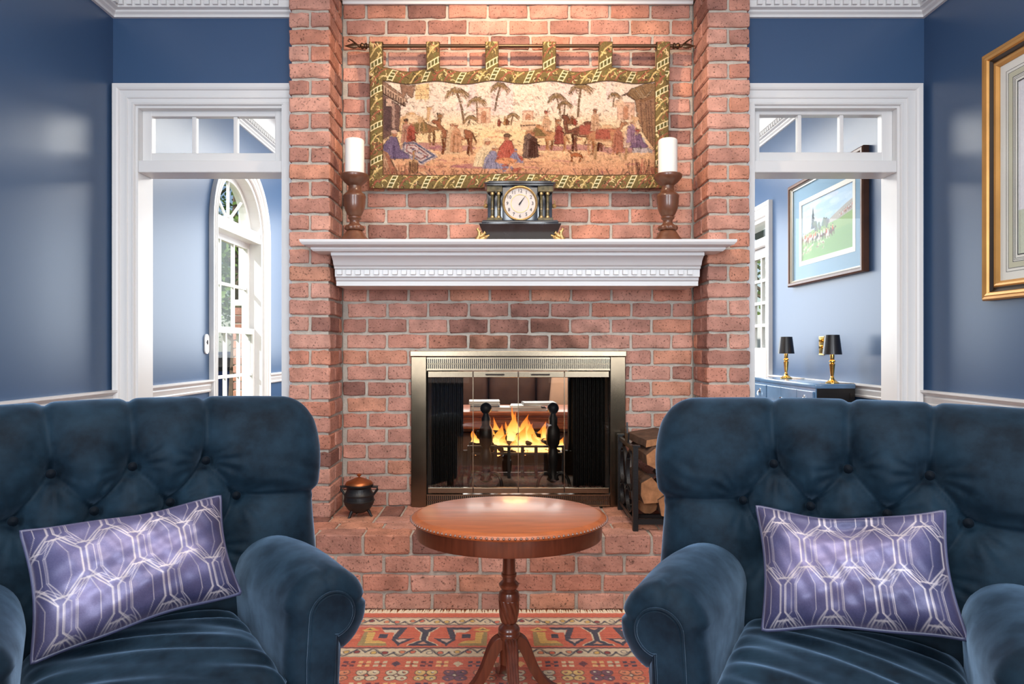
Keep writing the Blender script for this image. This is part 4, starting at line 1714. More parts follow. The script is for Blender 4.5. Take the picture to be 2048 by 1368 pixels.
def pillow(corners, label, seed, sag, thick=.085, bow=.05):
    TLc, TRc, BRc, BLc = corners
    nu, nv = 260, 176
    u = np.linspace(0, 1, nu)
    v = np.linspace(0, 1, nv)
    U, V = np.meshgrid(u, v)
    tl, tr, br, bl = [np.array(c) for c in corners]
    # edges bow inwards between the pinched corners
    Ub = U + .035 * np.sin(PI * V) * (1 - 2 * U)
    Vb = V + (bow * (1 - V) - .05 * V) * np.sin(PI * U) + .008 * np.sin(U * 11 + seed) * (1 - 2 * V)
    base = ((1 - Ub) * (1 - Vb))[..., None] * tl + (Ub * (1 - Vb))[..., None] * tr + (Ub * Vb)[..., None] * br + ((1 - Ub) * Vb)[..., None] * bl
    n = np.cross(tr - tl, bl - tl)
    n = n / np.linalg.norm(n)
    if n[1] > 0:
        n = -n
    e = np.clip(16 * U * (1 - U) * V * (1 - V), 0, 1)
    h = thick * (e ** .42)
    wr = .006 * np.sin(U * 9 + V * 4 + seed) * np.sin(V * 7 + seed * 2) + sag * np.exp(-(((U - .48) / .25) ** 2 + ((V - .12) / .12) ** 2))
    wr += .0022 * np.sin((U * 3 + V * 5) * 6 + seed) + .0014 * np.sin((U * 8 - V * 3) * 7)
    hf = (h + wr * e ** .5)[..., None]
    hb = (h * .55)[..., None]
    fpos = base + n * hf
    bpos = base - n * hb
    cen = (tl + tr + br + bl) / 4
    t = empty('throw_pillow', tuple(cen))
    tag(t, label, 'pillow', 'satin throw pillows')
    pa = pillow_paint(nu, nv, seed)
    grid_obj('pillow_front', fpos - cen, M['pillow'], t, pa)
    bsub = bpos[::4, ::4] - cen
    grid_obj('pillow_back', bpos[::4, ::4][:, ::-1] - cen if False else (bpos - cen)[np.ix_(list(range(0, nv, 4)) + ([nv - 1] if (nv - 1) % 4 else []), (list(range(0, nu, 4)) + ([nu - 1] if (nu - 1) % 4 else []))[::-1])],
             M['pillow_pipe'], t)
    rim = [base[0, i] for i in range(0, nu, 5)] + [base[j, -1] for j in range(0, nv, 5)] + [base[-1, i] for i in range(nu - 1, 0, -5)] + [base[j, 0] for j in range(nv - 1, 0, -5)]
    kid(MB().tube([tuple(p - cen) for p in rim], .0052, 8, closed=True), 'piping', M['pillow_pipe'], t, 180)
    return t


def pcorners(px, co, th):
    return [ray_plane(a, b, co, th) for a, b in px]


PLc = pcorners([(42, 1062), (440, 994), (480, 1185), (64, 1328)], CL, TH_L)
PRc = pcorners([(1514, 1015), (1888, 1022), (1934, 1280), (1526, 1258)], CR_, TH_R)
for q in (PLc, PRc):
    print('PILLOW', [tuple(round(c, 3) for c in p) for p in q], (q[1] - q[0]).length, (q[3] - q[0]).length)
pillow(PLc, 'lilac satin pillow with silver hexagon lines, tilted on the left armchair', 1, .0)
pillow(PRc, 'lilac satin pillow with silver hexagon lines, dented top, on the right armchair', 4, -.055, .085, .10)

# ------------------------------------------------------------------ oval pedestal table
TX, TY = .0125, 2.133
tb = empty('pedestal_table', (TX, TY, 0))
tag(tb, 'oval mahogany pedestal table with a rope-carved edge between the armchairs', 'table')
OV = .84
topz = .587
tp_ = [(0, topz), (.284, topz), (.289, topz - .001), (.293, topz - .004), (.300, topz - .006), (.304, topz - .010), (.3055, topz - .014), (.303, topz - .018), (.298, topz - .020), (.296, topz - .022), (.0, topz - .022)]
kid(MB().lathe(tp_[::-1], 96, sy=OV), 'tabletop', M['mahogany'], tb, 35)
ap_m = M['mahogany_v']
ap = [(.0, topz - .072), (.280, topz - .072), (.287, topz - .070), (.289, topz - .064), (.289, topz - .022), (0, topz - .022)]
kid(MB().lathe(ap, 96, sy=OV), 'apron', ap_m, tb, 35)
rp = MB()
for i in range(120):
    a = 2 * PI * i / 120
    rp.lathe([(0, -.0052), (.0056, 0), (0, .0052)], 6, c=(.3035 * math.cos(a), .3035 * OV * math.sin(a), topz - .0125))
ro = kid(rp, 'rope_edge', M['mahogany_v'], tb)
ro['kind'] = 'stuff'
ped = [(.021, .515), (.019, .46), (.0205, .400), (.024, .398), (.024, .390), (.020, .388), (.021, .376), (.031, .366), (.031, .360), (.027, .353), (.022, .348), (.022, .345), (.030, .340), (.033, .330), (.0335, .318)]
kid(MB().lathe(ped[::-1], 32, c=(0, 0, 0)), 'column', M['mahogany_v'], tb, 40)
ur = [(.0225, .244), (.026, .250), (.029, .262), (.0315, .280), (.033, .300), (.0335, .318)]
rr_, zz_ = [p[0] for p in ur], [p[1] for p in ur]
zi = np.linspace(.244, .318, 26)
urn = [(float(np.interp(z, zz_, rr_)), float(z)) for z in zi]
kid(MB().lathe(urn, 84, fn=lambda r, z, a: r * (1.0 - .13 * (1 - abs(math.sin((a * 5 + z * 62)))) ** 1.5)), 'spiral_urn', M['mahogany_v'], tb, 180)
bs = [(.030, .120), (.030, .195), (.034, .200), (.0345, .214), (.0325, .217), (.034, .220), (.034, .226), (.029, .234), (.020, .240), (.018, .243), (.0225, .246)]
kid(MB().lathe(bs, 40), 'pedestal_base', M['mahogany_v'], tb, 40)
for k in range(4):
    az = -PI / 2 + .16 + k * PI / 2
    path = [(.014, .205), (.040, .203), (.058, .185), (.070, .155), (.084, .115), (.104, .075), (.135, .042), (.175, .024), (.212, .017), (.232, .012)]
    pr = np.array(path)
    t = np.linspace(0, 1, len(path))
    tt = np.linspace(0, 1, 30)
    xs, zs = np.interp(tt, t, pr[:, 0]), np.interp(tt, t, pr[:, 1])
    for _ in range(3):
        xs[1:-1] = (xs[:-2] + xs[1:-1] * 2 + xs[2:]) / 4
        zs[1:-1] = (zs[:-2] + zs[1:-1] * 2 + zs[2:]) / 4
    vs, fs = [], []
    # section: top face with reeds
    sec = []
    nn = 17
    for j in range(nn):
        y = -1 + 2 * j / (nn - 1)
        sec.append((y, .5 + (.10 * abs(math.sin((y + 1) * 2 * PI)) if abs(y) < .99 else 0)))
    sec += [(1, -.5), (-1, -.5)]
    ns = len(sec)
    for i in range(30):
        a, b = max(0, i - 1), min(29, i + 1)
        tx, tz = xs[b] - xs[a], zs[b] - zs[a]
        L = math.hypot(tx, tz)
        nx, nz = -tz / L, tx / L
        hw = .0185 - .005 * tt[i]
        hh = .040 * (1 - .62 * tt[i])
        hh = max(hh, .012)
        for (y, o) in sec:
            r, z = xs[i] + nx * hh * (o - .5), zs[i] + nz * hh * (o - .5)
            vs.append((r * math.cos(az) - y * hw * math.sin(az), r * math.sin(az) + y * hw * math.cos(az), max(.0105, z)))
    for i in range(29):
        for j in range(ns):
            l = (j + 1) % ns
            fs.append((i * ns + j, i * ns + l, (i + 1) * ns + l, (i + 1) * ns + j))
    fs.append(tuple(range(ns)))
    fs.append(tuple(29 * ns + j for j in range(ns)))
    kid(MB().add(vs, fs), 'leg', M['mahogany_v'], tb, 32)

# ------------------------------------------------------------------ hearth things
pot = empty('cauldron_pot', (-.682, 3.19, ZH))
tag(pot, 'small black iron three-legged cauldron on the hearth beside the left pilaster', 'pot')
q = .072
pp_ = [(0, .020), (.030, .022), (.052, .036), (.066, .058), (.070, .072), (.0725, .074), (.0725, .078), (.070, .080), (.068, .098), (.0695, .100), (.0695, .104), (.066, .106), (.057, .124), (.056, .134), (.062, .142), (.066, .146), (.066, .152), (.060, .152), (0, .150)]
kid(MB().lathe(pp_, 40), 'pot_body', M['black_iron'], pot, 40)
ld = kid(MB().lathe([(.064, .150), (.063, .156), (.056, .164), (.042, .170), (.020, .180), (.008, .184), (0, .184)], 40), 'lid', M['copper_lid'], pot, 40)
kid(MB().lathe([(.004, .183), (.004, .188), (.010, .191), (.011, .196), (.006, .200), (0, .201)], 16), 'lid_knob', M['copper_lid'], ld, 60)
for i in range(3):
    a = -PI / 2 - .65 + i * 2 * PI / 3
    c, s = math.cos(a), math.sin(a)
    kid(MB().tube([(.042 * c, .042 * s, .034), (.052 * c, .052 * s, .018), (.058 * c, .058 * s, .006), (.064 * c, .064 * s, .002)], [.009, .007, .006, .005], 8), 'leg', M['black_iron'], pot, 60)
for sg in (-1, 1):
    kid(MB().tube([(sg * .058, 0, .140), (sg * .088, 0, .139), (sg * .086, 0, .128), (sg * .066, 0, .100)], [.006, .006, .006, .005], 8), 'handle', M['black_iron'], pot, 60)

# iron log rack
RKX, RKY0, RKY1 = .560, 2.935, 3.325
rk = empty('log_rack', (RKX, RKY0, ZH))
tag(rk, 'black wrought-iron log rack with scroll end panel standing on the hearth', 'log rack')
DYR = RKY1 - RKY0
RW = .46
RH = .362
for (x, y) in ((0, 0), (0, DYR), (RW, 0), (RW, DYR)):
    p = MB().box(x - .011, x + .011, y - .011, y + .011, 0, RH)
    p.box(x - .013, x + .020, y - .013, y + .013, RH, RH + .007)
    kid(p, 'post', M['black_iron'], rk)
for x in (0, RW):
    kid(MB().box(x - .007, x + .007, .011, DYR - .011, .035, .052), 'end_rail', M['black_iron'], rk)
    kid(MB().box(x - .007, x + .007, .011, DYR - .011, RH - .022, RH - .004), 'end_rail', M['black_iron'], rk)
    c0 = DYR / 2
    loops = [(c0 - .085, .235, .075, .092, 0), (c0 + .085, .235, .07, .085, .5), (c0 - .075, .115, .085, .060, 0), (c0 + .085, .110, .07, .055, 0)]
    for (cy, cz, ry, rz, ph) in loops:
        pts = []
        for t in np.linspace(0, 1, 36):
            a = 2 * PI * t * 1.12 + ph
            k = 1 - .42 * max(0, t - .55)
            pts.append((x, cy + ry * k * math.cos(a), cz + rz * k * math.sin(a)))
        kid(MB().bar(pts, .016, .006, (1, 0, 0)), 'scroll', M['black_iron'], rk, 40)
    fin = MB().prism([(c0 - .03, RH - .004), (c0 + .03, RH - .004), (c0 + .042, RH + .04), (c0 + .012, RH + .035), (c0, RH + .085), (c0 - .012, RH + .035), (c0 - .042, RH + .04)], lambda a, b, c: (x - .004 + c, a, b), .008)
    kid(fin, 'finial', M['black_iron'], rk)
for y in (0, DYR):
    kid(MB().box(.011, RW - .011, y - .008, y + .008, .030, .052), 'bottom_rail', M['black_iron'], rk)
kid(MB().box(.0, RW, .1, .116, .030, .046), 'bottom_rail', M['black_iron'], rk)
kid(MB().box(.0, RW, .26, .276, .030, .046), 'bottom_rail', M['black_iron'], rk)


def log(name_lab, pts, x, z, y0, L, rz=0, ry=0.0, rx=0):
    """split log: wedge section pts (x,z), lying along +Y"""
    mb = MB()
    n = len(pts)
    rn = random.Random(int(abs(x * 1000 + z * 777)))
    nl = 6
    vs = []
    for i in range(nl):
        t = i / (nl - 1)
        for (a, b) in pts:
            vs.append((a * (1 + rn.uniform(-.05, .05)), L * t, b * (1 + rn.uniform(-.05, .05))))
    fs, mi = [], []
    for i in range(nl - 1):
        for j in range(n):
            l = (j + 1) % n
            fs.append((i * n + j, i * n + l, (i + 1) * n + l, (i + 1) * n + j))
            mi.append(1)
    fs += [tuple(range(n)), tuple((nl - 1) * n + j for j in range(n))]
    mi += [0, 0]
    mb.v, mb.f, mb.mi = vs, fs, mi
    o = mb.obj('firewood_log', [M['log_end'], M['bark']])
    o.location = (x, y0, z)
    o.rotation_euler = (rx, ry, rz)
    tag(o, name_lab, 'log', 'split logs in the rack')
    return o


hb_ = ZH + .052
log('pentagonal split log, its pale end facing out beside the iron scroll panel', [(-.052, -.02), (-.04, -.055), (.035, -.05), (.055, -.01), (-.005, .058), (-.05, .035)], RKX + .078, hb_ + .118, RKY0 + .01, .33, .03)
log('rough split log at the bottom front of the rack', [(-.062, .005), (-.03, -.055), (.045, -.06), (.065, -.01), (.03, .045), (-.02, .05)], RKX + .155, hb_ + .062, RKY0 - .01, .35, -.06, .25)
log('small squared log wedged above the bottom front log', [(-.032, -.03), (.03, -.034), (.034, .026), (-.028, .032)], RKX + .205, hb_ + .150, RKY0 + .02, .32, .05, .6)
log('round dark log low at the back of the rack by the panel', [(.045 * math.cos(a), .045 * math.sin(a)) for a in np.linspace(0, 2 * PI, 11)[:-1]], RKX + .07, hb_ + .046, RKY0 + .08, .28, .0)
log('wide barked log lying along the top of the stack', [(-.095, -.02), (-.05, -.05), (.08, -.045), (.11, -.01), (.09, .025), (-.05, .045), (-.09, .02)], RKX + .145, hb_ + .262, RKY0 + .02, .33, .05, -.12)
log('pale split slab leaning on top of the barked log', [(-.08, -.012), (.075, -.014), (.08, .012), (-.07, .018)], RKX + .135, hb_ + .325, RKY0 + .07, .30, .12, -.18)
log('thin pale stick poking out above the pentagonal log', [(-.016, -.014), (.016, -.014), (.014, .016), (-.014, .014)], RKX + .115, hb_ + .198, RKY0 - .02, .33, -.12, .5)
log('reddish split log in the middle right of the stack', [(-.05, -.03), (.05, -.03), (.055, .015), (0, .045), (-.045, .02)], RKX + .185, hb_ + .212, RKY0 + .03, .32, 0, 0)
log('dark split log at the far right bottom of the rack', [(-.06, -.04), (.05, -.045), (.065, .02), (0, .05), (-.055, .03)], RKX + .32, hb_ + .048, RKY0 + .03, .33, 0, 0)
log('barked log at the right of the stack behind the armchair', [(-.06, -.04), (.05, -.045), (.065, .02), (0, .05), (-.055, .03)], RKX + .33, hb_ + .150, RKY0 + .02, .33, 0, .3)

# ------------------------------------------------------------------ candlesticks and candles on the mantel
ZM = 1.581
for i, (x, lab) in enumerate(((-.705, 'left'), (.763, 'right'))):
    side_ = 'left end of the mantel, before the tapestry corner' if i == 0 else 'right end of the mantel, before the tapestry corner'
    h = .337
    o = empty('candlestick', (x, 3.20, ZM))
    tag(o, 'dark turned wood candlestick at the ' + side_, 'candlestick', 'turned candlesticks on the mantel')
    pr = [(.0, 0), (.076, 0), (.078, .010), (.074, .020), (.066, .026), (.064, .032), (.056, .040), (.046, .056), (.040, .066), (.034, .070)]
    kid(MB().lathe(pr, 40), 'base', M['dark_turned'], o, 40)
    wr = [(.034, .070), (.042, .074), (.046, .083), (.042, .092), (.032, .097)]
    kid(MB().lathe(wr, 72, fn=lambda r, z, a: r * (1 + .05 * math.sin(a * 11 + z * 120))), 'wreath_ring', M['dark_turned'], o, 60)
    st = [(.032, .096), (.024, .104), (.021, .112), (.024, .122), (.031, .128), (.031, .134), (.027, .138), (.034, .146), (.044, .168), (.050, .196), (.051, .222), (.053, .228), (.052, .234), (.044, .244), (.034, .252), (.029, .266), (.028, .280),
          (.034, .286), (.048, .298), (.062, .314), (.066, .322), (.066, .330), (.062, .334), (.054, .336), (.0, .333)]
    kid(MB().lathe(st, 44), 'urn_stem', M['dark_turned'], o, 40)
    c = empty('pillar_candle', (x, 3.20, ZM + .334))
    tag(c, 'white pillar candle on the candlestick at the ' + lab + ' of the mantel', 'candle', 'pillar candles')
    cp = [(0, 0), (.0445, 0), (.0445, .155), (.043, .161), (.039, .164), (.030, .161), (.0, .160)]
    kid(MB().lathe(cp, 44), 'wax_body', M['wax'], c, 40)
    kid(MB().tube([(0, 0, .158), (.001, 0, .168), (.003, .001, .174)], .0016, 6), 'wick', M['ink'], c)

# ------------------------------------------------------------------ mantel clock
sC = 428.0
ck = empty('mantel_clock', ((1039.5 - CX) / sC, 3.19, ZM))
tag(ck, 'black antique mantel clock with gilt-rimmed dial and paired marble columns', 'clock')
U_ = lambda px: px / sC
zq = lambda py: ZC - (py - CY) / sC - ZM
ba = MB()
z0, z1, z2 = .012, zq(454.5), zq(447)
for (a, zz, dd) in ():
    pass
w0, w1, w2 = U_(76), U_(80), U_(75)
vs = [(-U_(66), -.060, z0), (U_(66), -.060, z0), (U_(66), .060, z0), (-U_(66), .060, z0), (-w1, -.082, z1), (w1, -.082, z1), (w1, .07, z1), (-w1, .07, z1)]
ba.add(vs, [(0, 1, 2, 3), (4, 5, 6, 7), (0, 1, 5, 4), (1, 2, 6, 5), (2, 3, 7, 6), (3, 0, 4, 7)])
ba.box(-w1, w1, -.082, .07, z1, z1 + .004, .001)
ba.box(-w2, w2, -.078, .066, z1 + .004, z2 - .002, .002)
ba.box(-w2 + .004, w2 - .004, -.074, .064, z2 - .002, z2 + .002)
kid(ba, 'base', M['black_case'], ck, 30)
zt = zq(375)
hb = U_(34.5)
kid(MB().box(-hb, hb, -.058, .05, z2, zq(377), .002), 'case', M['black_case'], ck, 30)
kid(MB().box(-U_(64), U_(64), -.030, .05, z2, zq(377), .002), 'case_back', M['black_case'], ck, 30)
for sg in (-1, 1):
    b = MB().box(*sorted((sg * (hb + .001), sg * U_(65))), -.060, -.030, z2, zq(440), .001)
    kid(b, 'column_plinth', M['marble'], ck)
    b = MB().box(*sorted((sg * (hb + .001), sg * U_(65))), -.060, -.030, zq(389), zq(378), .001)
    kid(b, 'column_entablature', M['marble'], ck)
    for px in (42, 54.5):
        x = sg * U_(px)
        za, zb = zq(440), zq(389)
        H = zb - za
        cp = [(.0085, 0), (.0085, .008), (.0062, .010), (.0062, H - .014), (.0085, H - .010), (.0085, H)]
        col = kid(MB().lathe(cp, 16, c=(x, -.046, za)), 'column', M['marble'], ck, 40)
        gb = MB().lathe([(.0092, 0), (.0096, .004), (.0092, .009)], 16, c=(x, -.046, za))
        gb.lathe([(.0072, 0), (.0072, .003)], 16, c=(x, -.046, za + H * .33))
        gb.lathe([(.0092, 0), (.0098, .005), (.0092, .011)], 16, c=(x, -.046, zb - .012))
        kid(gb, 'gilt_capital', M['gilt'], col, 40)
    s = MB()
    s.lathe([(0, -.008), (.010, -.004), (.013, .004), (.009, .010), (0, .012)], 10, c=(sg * U_(67.5), -.02, zq(415)))
    s.tube([(sg * U_(66), -.02, zq(412)), (sg * U_(70), -.02, zq(407)), (sg * U_(68), -.02, zq(402))], .003, 6)
    kid(s, 'lion_handle', M['gilt'], ck, 50)
    # gilt acanthus foot wrapping the corner of the base
    f = MB()
    X = lambda px: sg * U_(px)
    f.tube([(X(84), -.076, .004), (X(83), -.080, .020), (X(79), -.082, .036), (X(80), -.084, .052), (X(84), -.084, .062), (X(81), -.084, .068)], [.010, .012, .010, .008, .006, .003], 8)
    f.tube([(X(83), -.078, .006), (X(76), -.080, .016), (X(68), -.079, .026), (X(60), -.078, .036)], [.009, .010, .009, .003], 8)
    f.tube([(X(82), -.080, .026), (X(74), -.083, .034), (X(68), -.083, .046), (X(70), -.083, .052)], [.008, .009, .006, .003], 8)
    for k in range(6):
        f.lathe([(0, -.006), (.006, 0), (.005, .005), (0, .008)], 8, c=(X(81 - 3.2 * k), -.086, .050 - .006 * k + (.006 if k % 2 else 0)))
    kid(f, 'gilt_foot', M['gilt'], ck, 60)
tp = MB()
tp.box(-U_(66), U_(66), -.070, .056, zq(378), zq(374.5), .002)
tp.box(-U_(70), U_(70), -.074, .060, zq(374.5), zq(371.5), .0025)
tp.box(-U_(62), U_(62), -.066, .052, zq(371.5), zq(368), .003)
kid(tp, 'top_slab', M['black_case'], ck, 30)
zd = zq(412.5)
rx = Matrix.Translation((0, -.058, zd)) @ Matrix.Rotation(PI / 2, 4, 'X')
R_ = U_(32.5)
dl = kid(MB().lathe([(0, 0), (R_, 0), (R_, .003), (0, .004)], 48).xform(rx), 'dial', M['dial'], ck, 40)
rim_ = MB().lathe([(R_ - .006, .002), (R_ - .004, .010), (R_, .012), (R_ + .004, .010), (R_ + .005, 0), (R_ - .006, 0)], 72, fn=lambda r, z, a: r + (.0010 * math.sin(a * 36) if r > R_ - .001 else 0), cap=False).xform(rx)
kid(rim_, 'bezel', M['gilt'], ck, 50)
kid(MB().lathe([(R_ * .52, .0042), (R_ * .52, .0052), (R_ * .56, .0052), (R_ * .56, .0042)], 48, cap=False).xform(rx), 'dial_ring', M['gilt'], dl)
nm = MB()
for k in range(1, 13):
    cu = bpy.data.curves.new('numeral', 'FONT')
    cu.body = str(k)
    cu.size = .0215
    cu.align_x = 'CENTER'
    cu.align_y = 'CENTER'
    cu.extrude = .0004
    cu.resolution_u = 2
    to = bpy.data.objects.new('numeral', cu)
    a = PI / 2 - k * PI / 6
    me = to.to_mesh()
    off = Vector((R_ * .76 * math.cos(a), R_ * .76 * math.sin(a), .0050))
    nm.add([rx @ (Vector(v.co) + off) for v in me.vertices], [tuple(p.vertices) for p in me.polygons])
    to.to_mesh_clear()
    bpy.data.objects.remove(to)
    bpy.data.curves.remove(cu)
kid(nm, 'numerals', M['ink'], dl, fix=False)
hd = MB()
for (an, L, w) in ((PI / 2 - 2 * PI * (6 / 60), R_ * .68, .0022), (PI / 2 - 2 * PI * (1.1 / 12), R_ * .45, .0032)):
    c, s = math.cos(an), math.sin(an)
    t = MB().prism([(-w * -s - .008 * c, -w * c - .008 * s), (L * c, L * s), (w * -s - .008 * c, w * c - .008 * s)], lambda a, b, d: (a, b, .0065 + d), .001).xform(rx)
    hd.add(t.v, t.f)
hd.add(*(lambda m: (m.v, m.f))(MB().lathe([(.004, .006), (.004, .009), (0, .0095)], 12).xform(rx)))
kid(hd, 'hands', M['ink'], dl)

# ------------------------------------------------------------------ tapestry on its rod
YT = 3.345
sT = F / YT
tX = lambda px: (px - CX) / sT
tZ = lambda py: ZC - (py - CY) / sT
c = Canvas(int(546 * 1.0), int(187 * 1.0), 1.0, 764, 163, (236, 214, 186))
# sky and ground washes
g = (c.Y - 163) / 187
for k in range(3):
    lo = np.array([(244, 222, 200), (238, 206, 178), (214, 160, 122)], float)
sky = np.array((242, 224, 206.)); mid_ = np.array((240, 212, 164.)); low = np.array((212, 158, 122.))
t1 = np.clip((g - .30) / .25, 0, 1)[..., None]
t2 = np.clip((g - .60) / .38, 0, 1)[..., None]
c.a[...] = sky * (1 - t1) + mid_ * t1
c.a[...] = c.a * (1 - t2) + low * t2
rn = random.Random(11)
for i in range(16):     # pale lilac and cream towers of haze
    x = rn.uniform(780, 1300)
    c.rect(x, x + rn.uniform(14, 46), 163, rn.uniform(205, 236), rn.choice([(222, 204, 214), (248, 232, 206), (232, 212, 206)]), .35)
for i in range(150):    # ground strokes
    x, y = rn.uniform(764, 1310), rn.uniform(262, 348)
    L = rn.uniform(8, 44)
    col = rn.choice([(248, 222, 176), (196, 130, 104), (168, 106, 112), (226, 176, 130), (232, 192, 140), (150, 96, 84)])
    c.line([(x, y), (x + L / 2, y + rn.uniform(-2, 1)), (x + L, y + rn.uniform(-2, 2))], rn.uniform(1, 3.2), col, .5)
for (x, y, w, h) in ((842, 292, 40, 7), (905, 296, 46, 6), (1165, 294, 46, 6), (1100, 296, 40, 5), (1240, 300, 50, 6), (960, 332, 60, 5)):
    c.ell(x, y, w, h, (148, 92, 108), .55)
DK, BR_, CRM, RED, PLM, BLU, OLV, SND = (84, 56, 46), (138, 92, 66), (232, 208, 172), (168, 92, 76), (122, 96, 122), (134, 132, 156), (120, 104, 66), (206, 164, 118)


def palm(x, y, h, lean, sc=1.0, col=OLV):
    top = (x + lean, y - h)
    c.line([(x, y), (x + lean * .35, y - h * .5), top], 2.6 * sc, (128, 98, 66), .9)
    for i in range(13):
        a = PI * (i / 12) * 1.25 - PI * .125
        L = (17 + (i * 7 % 5)) * sc
        ex, ey = top[0] + L * math.cos(a), top[1] - L * .55 * math.sin(a)
        pts = [top, ((top[0] + ex) / 2, (top[1] + ey) / 2 - 4 * sc), (ex, ey + 6 * sc)]
        c.line(pts, 1.5 * sc, rn.choice([col, (150, 124, 84), (104, 84, 60)]), .85)
        for q in (.35, .6, .85, 1):
            px, py = top[0] + (ex - top[0]) * q, top[1] + (ey - top[1]) * q - 3 * sc * (1 - abs(q - .5) * 2) + 5 * sc * q
            c.line([(px, py), (px + 2 * math.cos(a), py + 5 * sc)], 1.0, (146, 116, 80), .7)


for a in ((928, 246, 62, -14, 1.15), (955, 246, 44, -2, .9), (990, 222, 46, 10, .9), (936, 250, 14, 6, .6), (1022, 250, 18, 4, .6), (1122, 240, 44, -8, .9), (1128, 236, 28, 2, .7), (1156, 232, 58, 6, 1.15), (1226, 214, 22, 2, .6)):
    palm(*a)
# domed arcades far off
for (x0, x1, y0, y1) in ((955, 980, 216, 246), (1235, 1268, 206, 240), (1046, 1066, 222, 240)):
    c.rect(x0, x1, y0, y1, (226, 188, 160), .9)
    c.line([(x0, y1), (x0, y0), (x1, y0), (x1, y1)], 1.2, (176, 132, 110), .8)
    xm = (x0 + x1) / 2
    c.rect(xm - 5, xm + 5, y0 + 12, y1, (184, 134, 104), .9)
    c.ell(xm, y0 + 12, 5, 6, (184, 134, 104), .9)
c.ell(1238, 208, 10, 8, (228, 196, 164), .8)
# palace front at the left
c.poly([(764, 163), (808, 190), (816, 206), (764, 176)], (146, 116, 96))
c.poly([(764, 170), (812, 198), (808, 212), (764, 188)], (212, 184, 158))
for i in range(9):
    c.line([(767 + i * 5, 176 + i * 3), (767 + i * 5, 188 + i * 3)], 1.6, DK, .8)
c.line([(764, 188), (810, 212)], 2, DK)
c.poly([(764, 190), (800, 212), (800, 262), (764, 280)], (118, 92, 84))
c.rect(768, 782, 200, 262, (92, 72, 72))
c.rect(772, 784, 198, 214, (206, 178, 158))
c.rect(784, 790, 208, 258, (186, 158, 142), .8)
c.poly([(800, 164), (830, 168), (824, 196), (812, 186), (806, 200)], (148, 118, 98))
c.rect(830, 858, 168, 198, (236, 206, 146), .8)
for y in (178, 190):
    c.line([(828, y), (858, y)], 1.2, (176, 140, 106))
# striped tent at the right
c.poly([(1252, 190), (1262, 176), (1290, 166), (1310, 168), (1310, 196), (1286, 204), (1268, 200)], (142, 116, 84))
for i in range(6):
    c.line([(1254 + i * 6, 188 - i * 3), (1270 + i * 5, 200 - i), (1292 + i * 3, 196 - i * 4)], 1.4, rn.choice([DK, CRM, (104, 84, 62)]), .8)
c.poly([(1270, 200), (1310, 192), (1310, 300), (1288, 270), (1274, 236)], (132, 98, 72), .85)
for i in range(7):
    c.line([(1276 + i * 5, 202), (1280 + i * 5, 262 + i * 6)], 1.3, rn.choice([DK, (176, 134, 98)]), .7)
c.line([(1244, 192), (1256, 186)], 1.4, DK)


def person(x, y, h, robe, head=(176, 124, 96), wrap=CRM, lean=0):
    w = h * .20
    c.poly([(x - w * 1.1, y), (x - w * .75 + lean * .6, y - h * .72), (x + lean, y - h * .84), (x + w * .75 + lean * .6, y - h * .72), (x + w * 1.1, y)], robe)
    for i in range(4):
        xx = x + rn.uniform(-w * .8, w * .8)
        c.line([(xx, y), (xx * .6 + (x + lean) * .4, y - h * .6)], 1.1, tuple(max(0, v - 46) for v in robe), .8)
    c.line([(x - w * .5 + lean * .5, y - h * .66), (x + w * 1.3, y - h * .46)], 2.2, tuple(max(0, v - 26) for v in robe))
    c.ell(x + lean, y - h * .89, h * .065, h * .075, head)
    c.ell(x + lean, y - h * .95, h * .085, h * .055, wrap)


def seated(x, y, h, robe, wrap=CRM, face=1):
    c.poly([(x - h * .5, y), (x - h * .36, y - h * .5), (x - h * .1, y - h * .84), (x + h * .14, y - h * .8), (x + h * .3, y - h * .34), (x + h * .6, y - h * .12), (x + h * .6, y)], robe)
    for i in range(7):
        xx = x + rn.uniform(-h * .4, h * .5)
        c.line([(xx, y - 1), (xx * .5 + x * .5, y - h * .5)], 1.2, tuple(max(0, v - 50) for v in robe) if i % 2 else tuple(min(255, v + 40) for v in robe), .75)
    c.ell(x + face * h * .06, y - h * .92, h * .10, h * .11, (176, 124, 96))
    c.ell(x + face * h * .04, y - h * 1.01, h * .13, h * .075, wrap)


